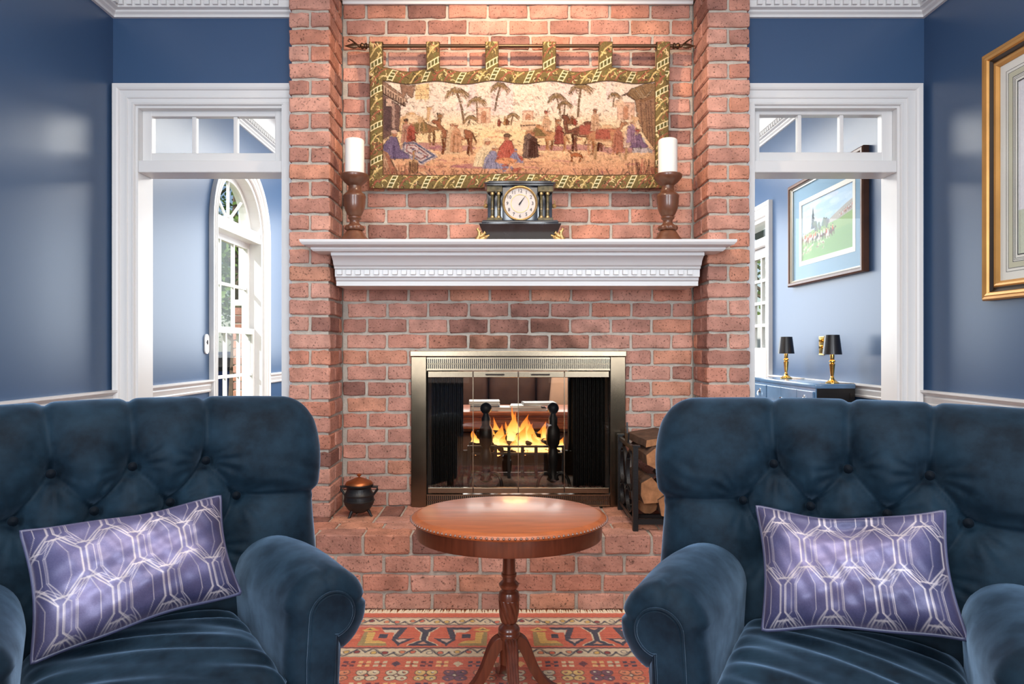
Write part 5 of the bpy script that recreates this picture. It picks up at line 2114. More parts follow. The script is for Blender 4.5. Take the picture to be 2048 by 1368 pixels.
def beast(x, y, h, d=1, col=BR_, camel=True, cloth=RED):
    """four-legged animal facing d; y = ground, h = back height"""
    L = h * .62
    dk = tuple(max(0, v - 40) for v in col)
    for k, lx in enumerate((-.9, -.68, .66, .9)):
        kx = x + lx * L * d
        c.line([(kx, y - h * .62), (kx + (2 if k % 2 else -2), y - h * .3), (kx, y)], h * .065 + .8, dk if k % 2 else col)
    c.ell(x, y - h * .72, L, h * .22, col)
    if camel:
        c.ell(x - d * L * .1, y - h * .95, L * .42, h * .16, col)
        nk = [(x + d * L * .8, y - h * .74), (x + d * L * 1.25, y - h * .70), (x + d * L * 1.35, y - h * 1.08), (x + d * L * 1.3, y - h * 1.28)]
    else:
        nk = [(x + d * L * .75, y - h * .8), (x + d * L * 1.15, y - h * 1.08), (x + d * L * 1.25, y - h * 1.2)]
        c.line([(x - d * L * .95, y - h * .75), (x - d * L * 1.2, y - h * .4)], 2.4, dk)
    c.line(nk, h * .14, col)
    hx, hy = nk[-1]
    c.ell(hx + d * h * .07, hy, h * .13, h * .075, col, 1, -.25 * d)
    c.line([(hx - d * 2, hy - 2), (hx - d * 3, hy - h * .12)], 1.5, dk)
    c.poly([(x - L * .45, y - h * .98), (x + L * .4, y - h * .98), (x + L * .5, y - h * .56), (x - L * .5, y - h * .56)], cloth, .9)
    c.line([(x - L * .5, y - h * .57), (x + L * .5, y - h * .57)], 1.4, CRM, .8)
    c.line([(x - L, y - h * .6), (x + L, y - h * .56)], 1.2, dk, .7)


for (x, y, h) in ((998, 252, 15), (1010, 250, 18), (1014, 250, 14), (1136, 248, 18), (1144, 248, 20), (1150, 250, 16)):
    person(x, y, h, rn.choice([RED, BR_, SND]))
beast(842, 288, 44, 1, (150, 112, 78), True, OLV)
beast(824, 268, 40, 1, (206, 172, 128), True, CRM)
person(812, 286, 48, (186, 142, 122), wrap=DK)
person(822, 288, 46, RED)
beast(914, 306, 52, -1, (150, 98, 70), False, CRM)
person(904, 308, 68, (218, 190, 152), wrap=CRM)
person(912, 304, 60, (196, 150, 116))
beast(1078, 298, 44, 1, (168, 120, 84), True, OLV)
person(1092, 262, 40, (214, 178, 144), wrap=RED)
beast(1112, 300, 36, -1, (196, 146, 104), False, SND)
person(1118, 288, 46, (150, 82, 70))
person(1058, 316, 60, (120, 98, 88), wrap=SND)
person(1066, 314, 50, DK, wrap=BR_)
c.ell(1056, 252, 16, 9, (216, 186, 150))
c.line([(1042, 252), (1070, 250)], 1.4, DK)
beast(1174, 300, 52, -1, (120, 76, 58), True, RED)
person(1190, 262, 44, (206, 172, 140), wrap=BR_)
beast(1216, 318, 62, 1, (214, 178, 138), True, (184, 120, 92))
beast(1206, 308, 50, 1, (186, 136, 100), False, RED)
person(1236, 304, 54, (176, 118, 96))
person(1256, 296, 44, (212, 186, 164), wrap=CRM)
seated(1282, 306, 38, (186, 178, 176), wrap=CRM, face=-1)
seated(1276, 296, 34, PLM, wrap=RED, face=-1)
person(1262, 286, 46, (160, 130, 150), wrap=CRM)
beast(1152, 322, 17, -1, (172, 104, 64), False, (172, 104, 64))
# rug and reclining figure, left foreground
c.poly([(808, 284), (828, 282), (876, 312), (842, 330), (800, 306)], (204, 190, 186))
c.line([(808, 286), (830, 286), (868, 311), (842, 325), (806, 304), (808, 286)], 2.2, (96, 104, 140))
c.line([(814, 290), (830, 291), (856, 310), (842, 318), (813, 302), (814, 290)], 1.4, (168, 92, 92))
for i in range(9):
    c.ell(822 + i * 4, 296 + i * 2.2, 1.8, 1.4, rn.choice([(96, 104, 140), (168, 92, 92), CRM]))
seated(786, 318, 54, (112, 98, 128), wrap=(206, 176, 156))
c.rect(818, 836, 322, 346, (146, 112, 78))
for i in range(4):
    c.line([(820 + i * 5, 323), (820 + i * 5, 346)], 1.2, DK)
c.ell(827, 322, 10, 3, (196, 160, 118))
c.line([(827, 322), (827, 304)], 4, (176, 136, 94))
c.poly([(764, 300), (776, 306), (796, 346), (764, 348)], (168, 126, 98))
for i in range(6):
    c.line([(764 + i * 4, 304 + i * 3), (774 + i * 5, 347)], 1.3, rn.choice([DK, CRM, RED]), .8)
for i in range(26):
    x = rn.uniform(766, 830)
    c.line([(x, rn.uniform(330, 348)), (x + rn.uniform(-8, 8), 349)], 1.5, rn.choice([DK, RED, BR_, SND]), .7)
# two men seated in the middle
seated(972, 334, 54, (226, 208, 170), wrap=CRM)
seated(986, 338, 44, (142, 140, 164), wrap=CRM)
seated(1016, 322, 50, (176, 92, 76), wrap=(110, 84, 66), face=-1)
seated(1030, 326, 26, (134, 132, 158), wrap=(134, 132, 158))
c.ell(1012, 322, 22, 6, (214, 150, 108))
for i in range(20):
    c.ell(rn.uniform(1000, 1046), rn.uniform(328, 344), rn.uniform(3, 7), 2.5, rn.choice([(216, 168, 108), RED, (198, 150, 118), BR_, BLU]), .85)
for i in range(70):     # dark foreground scrub along the bottom edge
    x = rn.uniform(764, 1310)
    c.line([(x, 350), (x + rn.uniform(-9, 9), rn.uniform(336, 348))], 1.4, rn.choice([DK, BR_, (112, 74, 84), (90, 66, 50)]), .65)
for i in range(40):
    x = rn.uniform(1256, 1308)
    c.line([(x, 348), (x + rn.uniform(-8, 8), rn.uniform(316, 340))], 1.5, rn.choice([DK, RED, BR_, OLV]), .6)
for i in range(9000):    # weft stitches in the local colour, lighter and darker
    x, y = rn.uniform(764, 1310), rn.uniform(163, 350)
    col = c.a[min(186, int(y - 163)), min(545, int(x - 764))]
    k = rn.choice((.72, .84, .9, 1.08, 1.14))
    an = rn.gauss(0, .7) + (1.2 if rn.random() < .4 else 0)
    L = rn.uniform(2, 6)
    c.line([(x, y), (x + L * math.cos(an), y + L * math.sin(an))], rn.uniform(.9, 1.6), np.clip(col * k, 0, 255), .65)
lum = c.a.mean(2)
gy, gx_ = np.gradient(lum)
c.a *= (1 - .42 * np.clip((np.hypot(gx_, gy) - 14) / 40, 0, 1))[..., None]
c.a[...] = c.a * np.array((.88, .83, .81))
c.grain(8)
c.a[::2] *= .975
c.a[:, ::3] *= .985

tap = empty('tapestry', (0, 0, 0))
tag(tap, 'woven desert caravan tapestry with olive braided border hanging above the mantel', 'tapestry')


def cloth_y(px, py):
    return YT - .010 * np.sin((px - 740) / 57.0 * PI) * np.clip((250 - py) / 110, 0, 1) - .004 * np.sin((px - 700) / 40.0)


def topwave(px):
    return 3.2 * np.cos((px - 754) / 114.0 * 2 * PI)


M['woven'] = painted('woven_tapestry', rough=.9, bump=.25, bscale=1100, spec=.15)
PX, PY = c.X, c.Y
PYw = PY - topwave(PX) * np.clip((200 - PY) / 50, 0, 1)
pos = np.stack([(PX - CX) / sT, cloth_y(PX, PY), ZC - (PYw - CY) / sT], -1)
grid_obj('woven_picture', pos, M['woven'], tap, c.a)


def braid(L, W, seed):
    """braided olive and gold band, L long, W wide, pixel units"""
    b = Canvas(int(L), int(W * 1.25), 1.0, 0, 0, (136, 116, 62))
    b.X, b.Y = b.X, b.Y / 1.25
    r = random.Random(seed)
    x = -10
    k = 0
    b2 = Canvas(int(L * 1.3), int(W * 1.3), 1.3, 0, 0, (112, 96, 56))
    while x < L + 20:
        if k % 3 == 2:
            b2.poly([(x, W), (x + 14, 0), (x + 24, 0), (x + 10, W)], (92, 88, 50))
            for q in (0, 10):
                b2.line([(x + q, W), (x + q + 14, 0)], 1.8, (238, 216, 156))
            for q in range(4):
                b2.line([(x + 3 + q * 3.4, W - q * W / 4 - 4), (x + 11 + q * 3.4, W - q * W / 4 - 4)], 1.6, (232, 222, 176))
            x += 24
        else:
            for q in range(13):
                cx_, cy_ = x + r.uniform(0, 22), r.uniform(2, W - 2)
                a0 = r.uniform(0, 6)
                rr = r.uniform(2.5, 6.5)
                pts = [(cx_ + rr * math.cos(a0 + t), cy_ + rr * .8 * math.sin(a0 + t)) for t in np.linspace(0, 2.6, 7)]
                b2.line(pts, 1.5, r.choice([(214, 190, 124), (182, 160, 100), (150, 84, 64), (84, 66, 44), (226, 204, 146), (104, 108, 60), (70, 56, 40)]), .95)
            b2.line([(x, W), (x + 10, W * .45), (x + 24, 2)], 2.6, r.choice([(152, 84, 66), (214, 188, 120)]), .8)
            x += 22
        k += 1
    b2.line([(0, 1), (L, 1)], 1.8, (84, 66, 42))
    b2.line([(0, W - 1), (L, W - 1)], 1.8, (84, 66, 42))
    b2.a *= np.array((.98, .96, 1.0))
    b2.grain(9)
    return b2


for i, (x0, x1, y0, y1, vert) in enumerate(((740, 1337, 139, 166, 0), (740, 1337, 349, 377, 0), (740, 767, 139, 377, 1), (1309, 1337, 139, 377, 1))):
    L, W = (y1 - y0, x1 - x0) if vert else (x1 - x0, y1 - y0)
    b = braid(L, W, i)
    a = b.a.transpose(1, 0, 2) if vert else b.a
    H_, W_ = a.shape[:2]
    PX, PY = np.meshgrid(np.linspace(x0, x1, W_), np.linspace(y0, y1, H_))
    v = (PX - x0) / (x1 - x0) if vert else (PY - y0) / (y1 - y0)
    bulge = .008 * np.sin(PI * v) + .003 + (.0012 if vert else 0)
    PYw = PY - topwave(PX) * np.clip((200 - PY) / 50, 0, 1) + (np.where(PY > 330, 1.5 * np.sin((PX - 740) / 60.), 0))
    pos = np.stack([(PX - CX) / sT, cloth_y(PX, PY) - bulge, ZC - (PYw - CY) / sT], -1)
    grid_obj('braided_border', pos, M['woven'], tap, a)
# lining behind, so that the cloth has thickness
lx, lz = np.meshgrid(np.linspace(741, 1336, 120), np.linspace(141, 375, 30))
lzw = lz - topwave(lx) * np.clip((200 - lz) / 50, 0, 1)
M['lining'] = mat('tapestry_lining', lin(150, 126, 90), .9)
grid_obj('lining', np.stack([(lx - CX) / sT, cloth_y(lx, lz) + .004, ZC - (lzw - CY) / sT], -1), M['lining'], tap)
YRD = 3.325
zrod = 1.10 + (697 - 92) * YRD / F
for i, px in enumerate((754, 867, 984, 1098, 1210, 1324)):
    b = braid(60, 27, 20 + i)
    a = b.a.transpose(1, 0, 2)
    H_, W_ = a.shape[:2]
    U, V = np.meshgrid(np.linspace(-1, 1, W_), np.linspace(0, 1, H_))
    # loop over the rod: front strip then over the top
    zt_ = zrod + .014
    zb_ = ZC - (144 - CY) / sT
    Z = np.where(V > .15, zt_ - (zt_ - zb_) * (V - .15) / .85, zt_ + .004 * np.sin(V / .15 * PI))
    Y = np.where(V > .15, YRD - .015 + (YT - .012 - YRD + .015) * ((V - .15) / .85), YRD + .015 - .03 * V / .15)
    X = (px - CX) / sT + U * 13.5 / sT
    grid_obj('hanging_tab', np.stack([X, Y - .004 * (1 - U * U), Z], -1), M['woven'], tap, a)
    grid_obj('tab_back', np.stack([X[::8, ::3], np.where(Z > zrod, YRD + .014, YT + .002)[::8, ::3] + 0 * X[::8, ::3], Z[::8, ::3]], -1), M['lining'], tap)

M['bronze'] = mat('dark_bronze_rod', lin(92, 70, 52), .35, metal=.8)
rod = empty('curtain_rod', (0, YRD, zrod))
tag(rod, 'dark bronze rod with leaf finials carrying the tapestry', 'rod')
kid(MB().tube([((735 - CX) / F * YRD, 0, 0), ((1345 - CX) / F * YRD, 0, 0)], .0085, 12), 'pole', M['bronze'], rod, 60)
for sg, px in ((-1, 735), (1, 1345)):
    x = (px - CX) / F * YRD
    fm = Matrix.Translation((x, 0, 0)) @ Matrix.Rotation(sg * PI / 2, 4, 'Y')
    kn = MB().lathe([(.009, 0), (.015, .004), (.015, .010), (.010, .014), (.012, .020), (.016, .026), (.012, .032), (.007, .036), (.009, .042), (.006, .046)], 16).xform(fm)
    f = kid(kn, 'finial', M['bronze'], rod, 40)
    lf_ = MB().lathe([(.004, .044), (.011, .055), (.014, .066), (.010, .085), (.005, .100), (.0, .114)], 8, sy=.45).xform(fm)
    kid(lf_, 'finial_leaf', M['bronze'], f, 60)
    kid(MB().tube([(x + sg * .05, 0, .005), (x + sg * .075, 0, .026), (x + sg * .090, 0, .034), (x + sg * .096, 0, .026), (x + sg * .088, 0, .020)], [.005, .004, .003, .003, .002], 6), 'finial_curl', M['bronze'], f, 60)
    bx = x - sg * .022
    kid(MB().tube([(bx, 0, -.004), (bx, .03, -.03), (bx, YR - YRD - .012, -.045)], .006, 8), 'bracket', M['bronze'], rod, 60)

# ------------------------------------------------------------------ rug
rg = empty('patterned_rug', (0, 0, 0))
tag(rg, 'coral red oriental rug with navy and cream borders and cream fringe', 'rug')
YE = 2.815


def rug_paint(xs, ys):
    """colour of the pile at metric coordinates; border at the far end, flower field in front"""
    S_ = 330.0
    x0, y0 = xs[0], YE - ys.max()
    W_, H_ = int((xs[-1] - xs[0]) * S_) + 2, int((ys.max() - ys.min()) * S_) + 2
    cv = Canvas(W_, H_, S_, x0, 0, (206, 92, 66))
    NAVY, CRM_, YEL, MAR, COR, OLI, ORG = (50, 52, 70), (222, 206, 172), (220, 178, 92), (140, 50, 48), (218, 104, 74), (156, 136, 84), (226, 134, 90)
    r = random.Random(5)
    for i in range(int(H_ / 2)):
        yy = i * 2 / S_
        cv.rect(x0, x0 + W_ / S_, yy, yy + 1.2 / S_, r.choice([(214, 100, 72), (200, 84, 62), (222, 116, 84), (206, 92, 66)]), .6)

    def guard(ya, yb):
        cv.rect(x0, x0 + W_ / S_, ya, yb, CRM_)
        m = (ya + yb) / 2
        for q in (ya, yb - .009):
            cv.rect(x0, x0 + W_ / S_, q, q + .0045, NAVY)
            cv.rect(x0, x0 + W_ / S_, q + .0060, q + .009, (206, 122, 92))
        p = .1
        k = 0
        xx = math.floor(x0 / p) * p
        h = (yb - ya) / 2 - .013
        while xx < x0 + W_ / S_:
            pts = [(xx + p * t, m + h * math.sin(t * 2 * PI + k * PI)) for t in np.linspace(0, 1, 13)]
            cv.line(pts, .009, NAVY)
            cv.line([(a + .004, b + .002) for a, b in pts], .003, (200, 184, 140))
            for q, cc in ((.022, r.choice([YEL, ORG, CRM_])), (.060, r.choice([MAR, COR, YEL]))):
                cv.ell(xx + q + .008, m + (.004 if k % 2 else -.004), .0125, .0135, NAVY)
                cv.ell(xx + q + .008, m + (.004 if k % 2 else -.004), .0095, .0105, cc)
            xx += p
            k += 1
    guard(.045, .125)
    # main border
    a, b = .132, .318
    V = lambda v: a + (b - a) * v
    cv.rect(x0, x0 + W_ / S_, .125, .138, (202, 130, 116))
    for cx_ in np.arange(-.305 - .65 * 3, 3, .65):
        T = lambda pts, cc: cv.poly([(cx_ + u, V(v)) for u, v in pts], cc)
        for ol, cc in ((.006, CRM_), (0, NAVY)):
            T([(-.046 - ol, .06), (.046 + ol, .06), (.012 + ol, .34), (.010 + ol, .70), (.056 + ol, .93), (-.056 - ol, .93), (-.010 - ol, .70), (-.012 - ol, .34)], cc)
        T([(-.018, .10), (.018, .10), (0, .20)], (214, 150, 120))
        T([(-.020, .89), (.020, .89), (0, .76)], (214, 150, 120))
        for m in (-1, 1):
            R = lambda pts, cc: T([(u * m, v) for u, v in pts], cc)
            R([(.175, .08), (.077, .08), (.104, .72), (.036, .60), (.082, .96), (.125, .70), (.110, .18), (.160, .18)][:4] + [(.112, .66), (.104, .2), (.16, .2)], CRM_)
            R([(.178, .07), (.076, .07), (.102, .66), (.128, .66), (.104, .18), (.165, .18)], NAVY)
            R([(.036, .60), (.128, .62), (.090, .95)], NAVY)
            R([(.062, .66), (.108, .67), (.088, .82)], (208, 178, 160))
            R([(.108, .20), (.168, .20), (.150, .36), (.136, .40), (.130, .55), (.125, .64)], (214, 204, 180))
            R([(.120, .34), (.192, .34), (.192, .66), (.120, .66)], COR)
            R([(.142, .40), (.172, .40), (.172, .60), (.142, .60)], NAVY)
            R([(.196, .30), (.236, .30), (.238, .94), (.130, .94), (.150, .74), (.196, .72)], OLI)
            R([(.192, .32), (.222, .32), (.214, .84), (.136, .84), (.156, .72), (.190, .70)], YEL)
            R([(.180, .22), (.214, .06), (.25, .20), (.232, .27)], YEL)
            R([(.204, .20), (.218, .12), (.234, .20)], (86, 72, 50))
            R([(.244, .42), (.290, .42), (.290, .60), (.262, .64), (.244, .60)], (226, 124, 90))
            R([(.30, .2), (.325, .2), (.325, .85), (.306, .85)], (232, 148, 110))
    guard(.322, .402)
    # field: rows of small squares and of flower medallions
    y = .430
    row = 0
    while y < H_ / S_:
        xx = math.floor(x0 / .054) * .054
        k = row * 3
        while xx < x0 + W_ / S_:
            cc = [(232, 206, 160), (96, 42, 52), (238, 188, 120), (214, 196, 160), (70, 50, 66)][k % 5]
            if k % 4 == 3:
                cv.poly([(xx, y), (xx + .017, y + .022), (xx, y + .045), (xx - .017, y + .022)], cc)
            else:
                for q in (-.013, .013):
                    for w in (.009, .035):
                        cv.rect(xx + q - .008, xx + q + .008, y + w - .008, y + w + .008, cc)
                cv.rect(xx - .006, xx + .006, y + .017, y + .027, (120, 58, 52))
            xx += .054
            k += 1
        y += .064
        cv.line([(x0, y - .008), (x0 + W_ / S_, y - .008)], .004, (176, 62, 50))
        xx = math.floor(x0 / .0985) * .0985 + .03
        k = row * 2
        while xx < x0 + W_ / S_:
            cc = [(222, 208, 172), (230, 190, 112), (112, 66, 84), (226, 134, 92), (226, 204, 164)][k % 5]
            m = y + .042
            for dx in (-.0195, .0195):
                for dy in (-.0195, .0195):
                    cv.ell(xx + dx, m + dy, .0205, .0205, (58, 48, 50))
                    cv.ell(xx + dx, m + dy, .0180, .0180, cc)
                    cv.ell(xx + dx * 1.15, m + dy * 1.1, .0062, .0055, (58, 48, 50))
                    cv.ell(xx + dx * 1.2, m + dy * 1.2, .0046, .0040, [(214, 120, 92), (232, 222, 200)][k % 2])
            cv.poly([(xx - .010, m), (xx, m - .010), (xx + .010, m), (xx, m + .010)], (58, 48, 50))
            cv.poly([(xx - .007, m), (xx, m - .007), (xx + .007, m), (xx, m + .007)], [(222, 200, 170), (206, 92, 66)][k % 2])
            xx += .0985
            k += 1
        y += .094
        row += 1
    cv.grain(7)
    ix = np.clip(((xs - x0) * S_).astype(int), 0, W_ - 1)
    iy = np.clip(((YE - ys) * S_).astype(int), 0, H_ - 1)
    return cv.a[np.ix_(iy, ix)] * .84 + np.array((240, 206, 186.)) * .16


M['pile'] = painted('rug_pile', rough=.95, bump=.5, bscale=700, spec=.1, sheen=.2)
xs = np.concatenate([np.arange(-1.35, -.72, .02), np.arange(-.72, .74, .003), np.arange(.74, 1.38, .02)])
ys = np.concatenate([np.arange(YE, 2.17, -.003), np.arange(2.17, .40, -.02)])
Xg, Yg = np.meshgrid(xs, ys)
Zg = .0085 + .0006 * np.sin(Yg * 300) + .0005 * np.sin(Xg * 210)
grid_obj('pile', np.stack([Xg, Yg, Zg], -1), M['pile'], rg, rug_paint(xs, ys))
kid(MB().box(-1.352, 1.372, .40, YE + .002, .001, .007), 'backing', M['fringe'], rg)
fr = MB()
r = random.Random(2)
for i in range(560):
    x = -1.34 + i * .00482
    d = r.uniform(-.008, .008)
    fr.tube([(x, YE - .002, .008), (x + d * .5, YE + .022, .007), (x + d, YE + .047 + r.uniform(-.006, .004), .004)], [.0030, .0028, .0018], 5)
f = kid(fr, 'fringe', M['fringe'], rg)
f['kind'] = 'stuff'

# ------------------------------------------------------------------ gilt framed print on the right wall of the front room
gp_ = empty('framed_print', (XR, 2.834, 1.805))
tag(gp_, 'large gold-framed print with white lined mat on the right wall', 'picture')
GY0, GY1, GZ0, GZ1 = 1.90, 2.834, 1.297, 2.313
fg = lambda a, b, c: (-c, a - 2.834, b - 1.805)
# path round the outside with the picture to the left (in Y,Z axes)
pth = rect(GY0, GY1, GZ0, GZ1)


def band(a, b, c0, c1):
    return [(a, 0), (a, c0), (b, c1), (b, 0)]


kid(MB().sweep(pth, [(0, .002), (0, .024), (.006, .032), (.016, .030), (.020, .033), (.030, .030), (.034, .022), (.034, .002)], fg, closed=True), 'outer_moulding', M['gold_frame'], gp_)
kid(MB().sweep(pth, [(.034, .002), (.034, .020), (.044, .012), (.052, .014), (.052, .002)], fg, closed=True), 'dark_moulding', M['dark_groove'], gp_)
kid(MB().sweep(pth, [(.052, .002), (.052, .016), (.058, .020), (.066, .018), (.076, .010), (.076, .002)], fg, closed=True), 'inner_moulding', M['gold_frame'], gp_)
mtb = kid(MB().sweep(pth, [(.074, .003), (.074, .006), (.171, .006), (.171, .003)], fg, closed=True), 'mat_board', M['mat_white'], gp_)
M['mat_line'] = mat('dark_mat_line', lin(60, 60, 62), .9)
for (o, w, m_) in ((.108, .0014, 'mat_line'), (.120, .0016, 'mat_line'), (.1225, .020, 'mat_beige'), (.1435, .0022, 'mat_line'), (.150, .0014, 'mat_line'), (.156, .0016, 'mat_line'), (.168, .004, 'mat_line')):
    kid(MB().sweep(pth, [(o, .0055), (o, .0066), (o + w, .0066), (o + w, .0055)], fg, closed=True), 'mat_line', M[m_], mtb)
W_, H_ = 120, 140
cv = Canvas(W_, H_, 1, 0, 0, (236, 234, 240))
cv.rect(0, 120, 104, 140, (206, 210, 190))
cv.ell(66, 96, 40, 12, (196, 202, 196))
cv.ell(86, 76, 18, 20, (140, 152, 130))
cv.line([(86, 110), (86, 76)], 4, (120, 104, 90))
cv.grain(3)
yy, zz = np.meshgrid(np.linspace(GY1 - .17, GY0 + .17, W_), np.linspace(GZ1 - .17, GZ0 + .17, H_))
M['print'] = painted('printed_paper', rough=.6)
grid_obj('print_sheet', np.stack([0 * yy - .0035, yy - 2.834, zz - 1.805], -1), M['print'], gp_, cv.a)
kid(MB().box(-.0085, -.0075, GY0 - 2.834 + .07, -.07, GZ0 - 1.805 + .07, GZ1 - 1.805 - .07), 'glazing', M['art_glass'], gp_)

# ------------------------------------------------------------------ brown framed hunting print in the room behind
HY0, HY1, HZ0, HZ1 = 3.76, 4.76, 1.525, 2.222
hp = empty('framed_print', (XR, 4.26, 1.87))
tag(hp, 'brown-framed riders and hounds print with pale blue mat above the blue cabinet', 'picture')
fh = lambda a, b, c: (-c, a - 4.26, b - 1.87)
pth = rect(HY0, HY1, HZ0, HZ1)
kid(MB().sweep(pth, [(0, .002), (0, .034), (.008, .040), (.022, .040), (.026, .034), (.026, .002)], fh, closed=True), 'frame', M['brown_frame'], hp)
M['silver_slip'] = mat('silver_frame_slip', lin(190, 186, 176), .3, metal=.7)
kid(MB().sweep(pth, [(.026, .002), (.026, .032), (.034, .022), (.040, .020), (.040, .002)], fh, closed=True), 'frame_slip', M['silver_slip'], hp)
kid(MB().sweep(pth, [(.038, .003), (.038, .010), (.130, .010), (.130, .003)], fh, closed=True), 'mat_board', M['mat_blue'], hp)
kid(MB().sweep(pth, [(.130, .003), (.130, .012), (.160, .012), (.160, .003)], fh, closed=True), 'mat_bevel', M['mat_white'], hp)
W_, H_ = 260, 150
cv = Canvas(W_, H_, 1, 0, 0, (176, 202, 226))
r = random.Random(4)
for i in range(30):
    cv.ell(r.uniform(0, 260), r.uniform(0, 56), r.uniform(16, 50), r.uniform(4, 12), r.choice([(206, 222, 236), (226, 214, 220), (188, 212, 232)]), .35)
cv.poly([(0, 84), (60, 76), (120, 74), (200, 66), (260, 52), (260, 150), (0, 150)], (138, 168, 112))
cv.poly([(0, 110), (120, 98), (260, 92), (260, 150), (0, 150)], (122, 160, 104))
cv.poly([(120, 76), (160, 60), (220, 44), (260, 36), (260, 62), (190, 72)], (176, 172, 168))
for k, (w, y) in enumerate(((14, 72), (12, 62), (10, 52), (7, 42), (4, 33))):      # dark tiered tree
    cv.poly([(62 - w, y), (62, y - 16), (62 + w, y)], (84, 92, 98))
    cv.ell(62, y - 4, w * .8, 5, (74, 84, 92))
for i in range(26):
    cv.ell(r.uniform(70, 140), r.uniform(60, 78), r.uniform(4, 9), r.uniform(4, 7), r.choice([(92, 108, 92), (112, 124, 108), (104, 104, 112)]), .8)


def rider(x, y, s, coat, horse):
    cv.ell(x, y - 9 * s, 8 * s, 3.6 * s, horse)
    for lx in (-6, -4, 4, 6.5):
        cv.line([(x + lx * s, y - 8 * s), (x + lx * s * 1.1, y)], 1.5 * s, horse)
    cv.line([(x + 6 * s, y - 10 * s), (x + 11 * s, y - 15 * s), (x + 13 * s, y - 13 * s)], 2.6 * s, horse)
    cv.line([(x - 7 * s, y - 10 * s), (x - 10 * s, y - 5 * s)], 1.4 * s, horse)
    cv.poly([(x - 3 * s, y - 10 * s), (x - 2 * s, y - 18 * s), (x + 2 * s, y - 18 * s), (x + 3 * s, y - 10 * s)], coat)
    cv.ell(x + .5 * s, y - 20 * s, 1.8 * s, 2 * s, (206, 160, 130))
    cv.ell(x + .5 * s, y - 21.6 * s, 2 * s, 1.3 * s, (50, 46, 50))


for i in range(10):
    rider(196 + i * 7, 72 - i * 1.8, .55, r.choice([(196, 104, 92), (206, 196, 200)]), r.choice([(140, 112, 100), (170, 160, 156)]))
for i in range(15):
    rider(8 + i * 11 + r.uniform(-3, 3), 108 - abs(i - 7) * .6 + r.uniform(-5, 5), 1.15, r.choice([(188, 74, 66), (188, 74, 66), (224, 214, 210), (70, 66, 80)]), r.choice([(120, 82, 64), (96, 72, 62), (206, 198, 190), (70, 60, 60)]))
for i in range(22):
    x, y = r.uniform(4, 120), r.uniform(112, 130)
    cv.ell(x, y, 4, 1.7, r.choice([(232, 224, 212), (206, 168, 128), (120, 100, 84)]))
    cv.line([(x + 3, y - 1), (x + 6, y - 3)], 1.4, (226, 216, 200))
    cv.line([(x - 2, y), (x - 2, y + 4)], 1, (214, 200, 180))
    cv.line([(x + 2, y), (x + 2, y + 4)], 1, (214, 200, 180))
cv.grain(4)
yy, zz = np.meshgrid(np.linspace(HY1 - .158, HY0 + .158, W_), np.linspace(HZ1 - .158, HZ0 + .158, H_))
grid_obj('print_sheet', np.stack([0 * yy - .0045, yy - 4.26, zz - 1.87], -1), M['print'], hp, cv.a)
kid(MB().box(-.0155, -.0145, HY0 - 4.26 + .038, HY1 - 4.26 - .038, HZ0 - 1.87 + .038, HZ1 - 1.87 - .038), 'glazing', M['art_glass'], hp)

# ------------------------------------------------------------------ blue cabinet with two small lamps
CX0, CX1, CYa, CYb, CZ = 1.752, 1.968, 3.845, 4.78, .90
cb = empty('side_cabinet', ((CX0 + CX1) / 2, (CYa + CYb) / 2, 0))
tag(cb, 'blue lacquered cabinet with nickel pulls under the hunting print', 'cabinet')
ccx, ccy = (CX0 + CX1) / 2, (CYa + CYb) / 2
L2 = lambda m: m.xform(Matrix.Translation((-ccx, -ccy, 0)))
kid(L2(MB().box(CX0 + .004, CX1, CYa + .001, CYb, .12, CZ - .025)), 'body', M['cab_black'], cb)
kid(L2(MB().box(CX0 - .006, CX1 + .004, CYa - .006, CYb + .006, CZ - .026, CZ, .003)), 'top', M['cab_blue'], cb, 30)
sp = MB().box(CX0 + .02, CX1 - .03, CYa - .001, CYa + .004, .15, .17)
kid(L2(MB().sweep(rect(CX0 + .004, CX1, .12, CZ - .026), [(0, 0), (0, .007), (.026, .007), (.026, 0)], lambda a, b, c: (a, CYa + .001 - c, b), closed=True)), 'side_panel_frame', M['cab_black'], cb)
kid(L2(MB().box(CX0 - .002, CX0 + .004, CYa, CYb, .12, CZ - .026)), 'front_frame', M['cab_blue'], cb)
ymid = [CYa + .235, CYb - .235]


def pull(par, x, y, z, big=1.0):
    h = MB().lathe([(0, 0), (.016 * big, 0), (.016 * big, .003), (0, .005)], 14).xform(Matrix.Translation((x, y, z)) @ Matrix.Rotation(-PI / 2, 4, 'Y'))
    h.tube([(x - .006, y, z), (x - .014, y, z - .008), (x - .014, y, z - .034 * big)], [.004, .005, .007 * big], 8)
    kid(L2(h), 'pull', M['nickel'], par, 50)


for (a, b) in ((CYa + .015, ymid[0] - .008), (ymid[1] + .008, CYb - .015)):
    d = kid(L2(MB().box(CX0 - .012, CX0 - .002, a, b, CZ - .145, CZ - .045, .002)), 'drawer', M['cab_blue'], cb)
    pull(d, CX0 - .012, (a + b) / 2, CZ - .085)
    d = kid(L2(MB().box(CX0 - .009, CX0 - .002, a, b, .14, CZ - .160, .002)), 'lower_panel', M['cab_blue'], cb)
for (a, b) in ((ymid[0] + .002, (ymid[0] + ymid[1]) / 2 - .001), ((ymid[0] + ymid[1]) / 2 + .001, ymid[1] - .002)):
    d = kid(L2(MB().box(CX0 - .009, CX0 - .002, a, b, .14, CZ - .045, .002)), 'door', M['cab_blue'], cb)
pl = MB().lathe([(0, 0), (.034, 0), (.034, .003), (0, .004)], 20).xform(Matrix.Translation((CX0 - .009, (ymid[0] + ymid[1]) / 2, CZ - .14)) @ Matrix.Rotation(-PI / 2, 4, 'Y'))
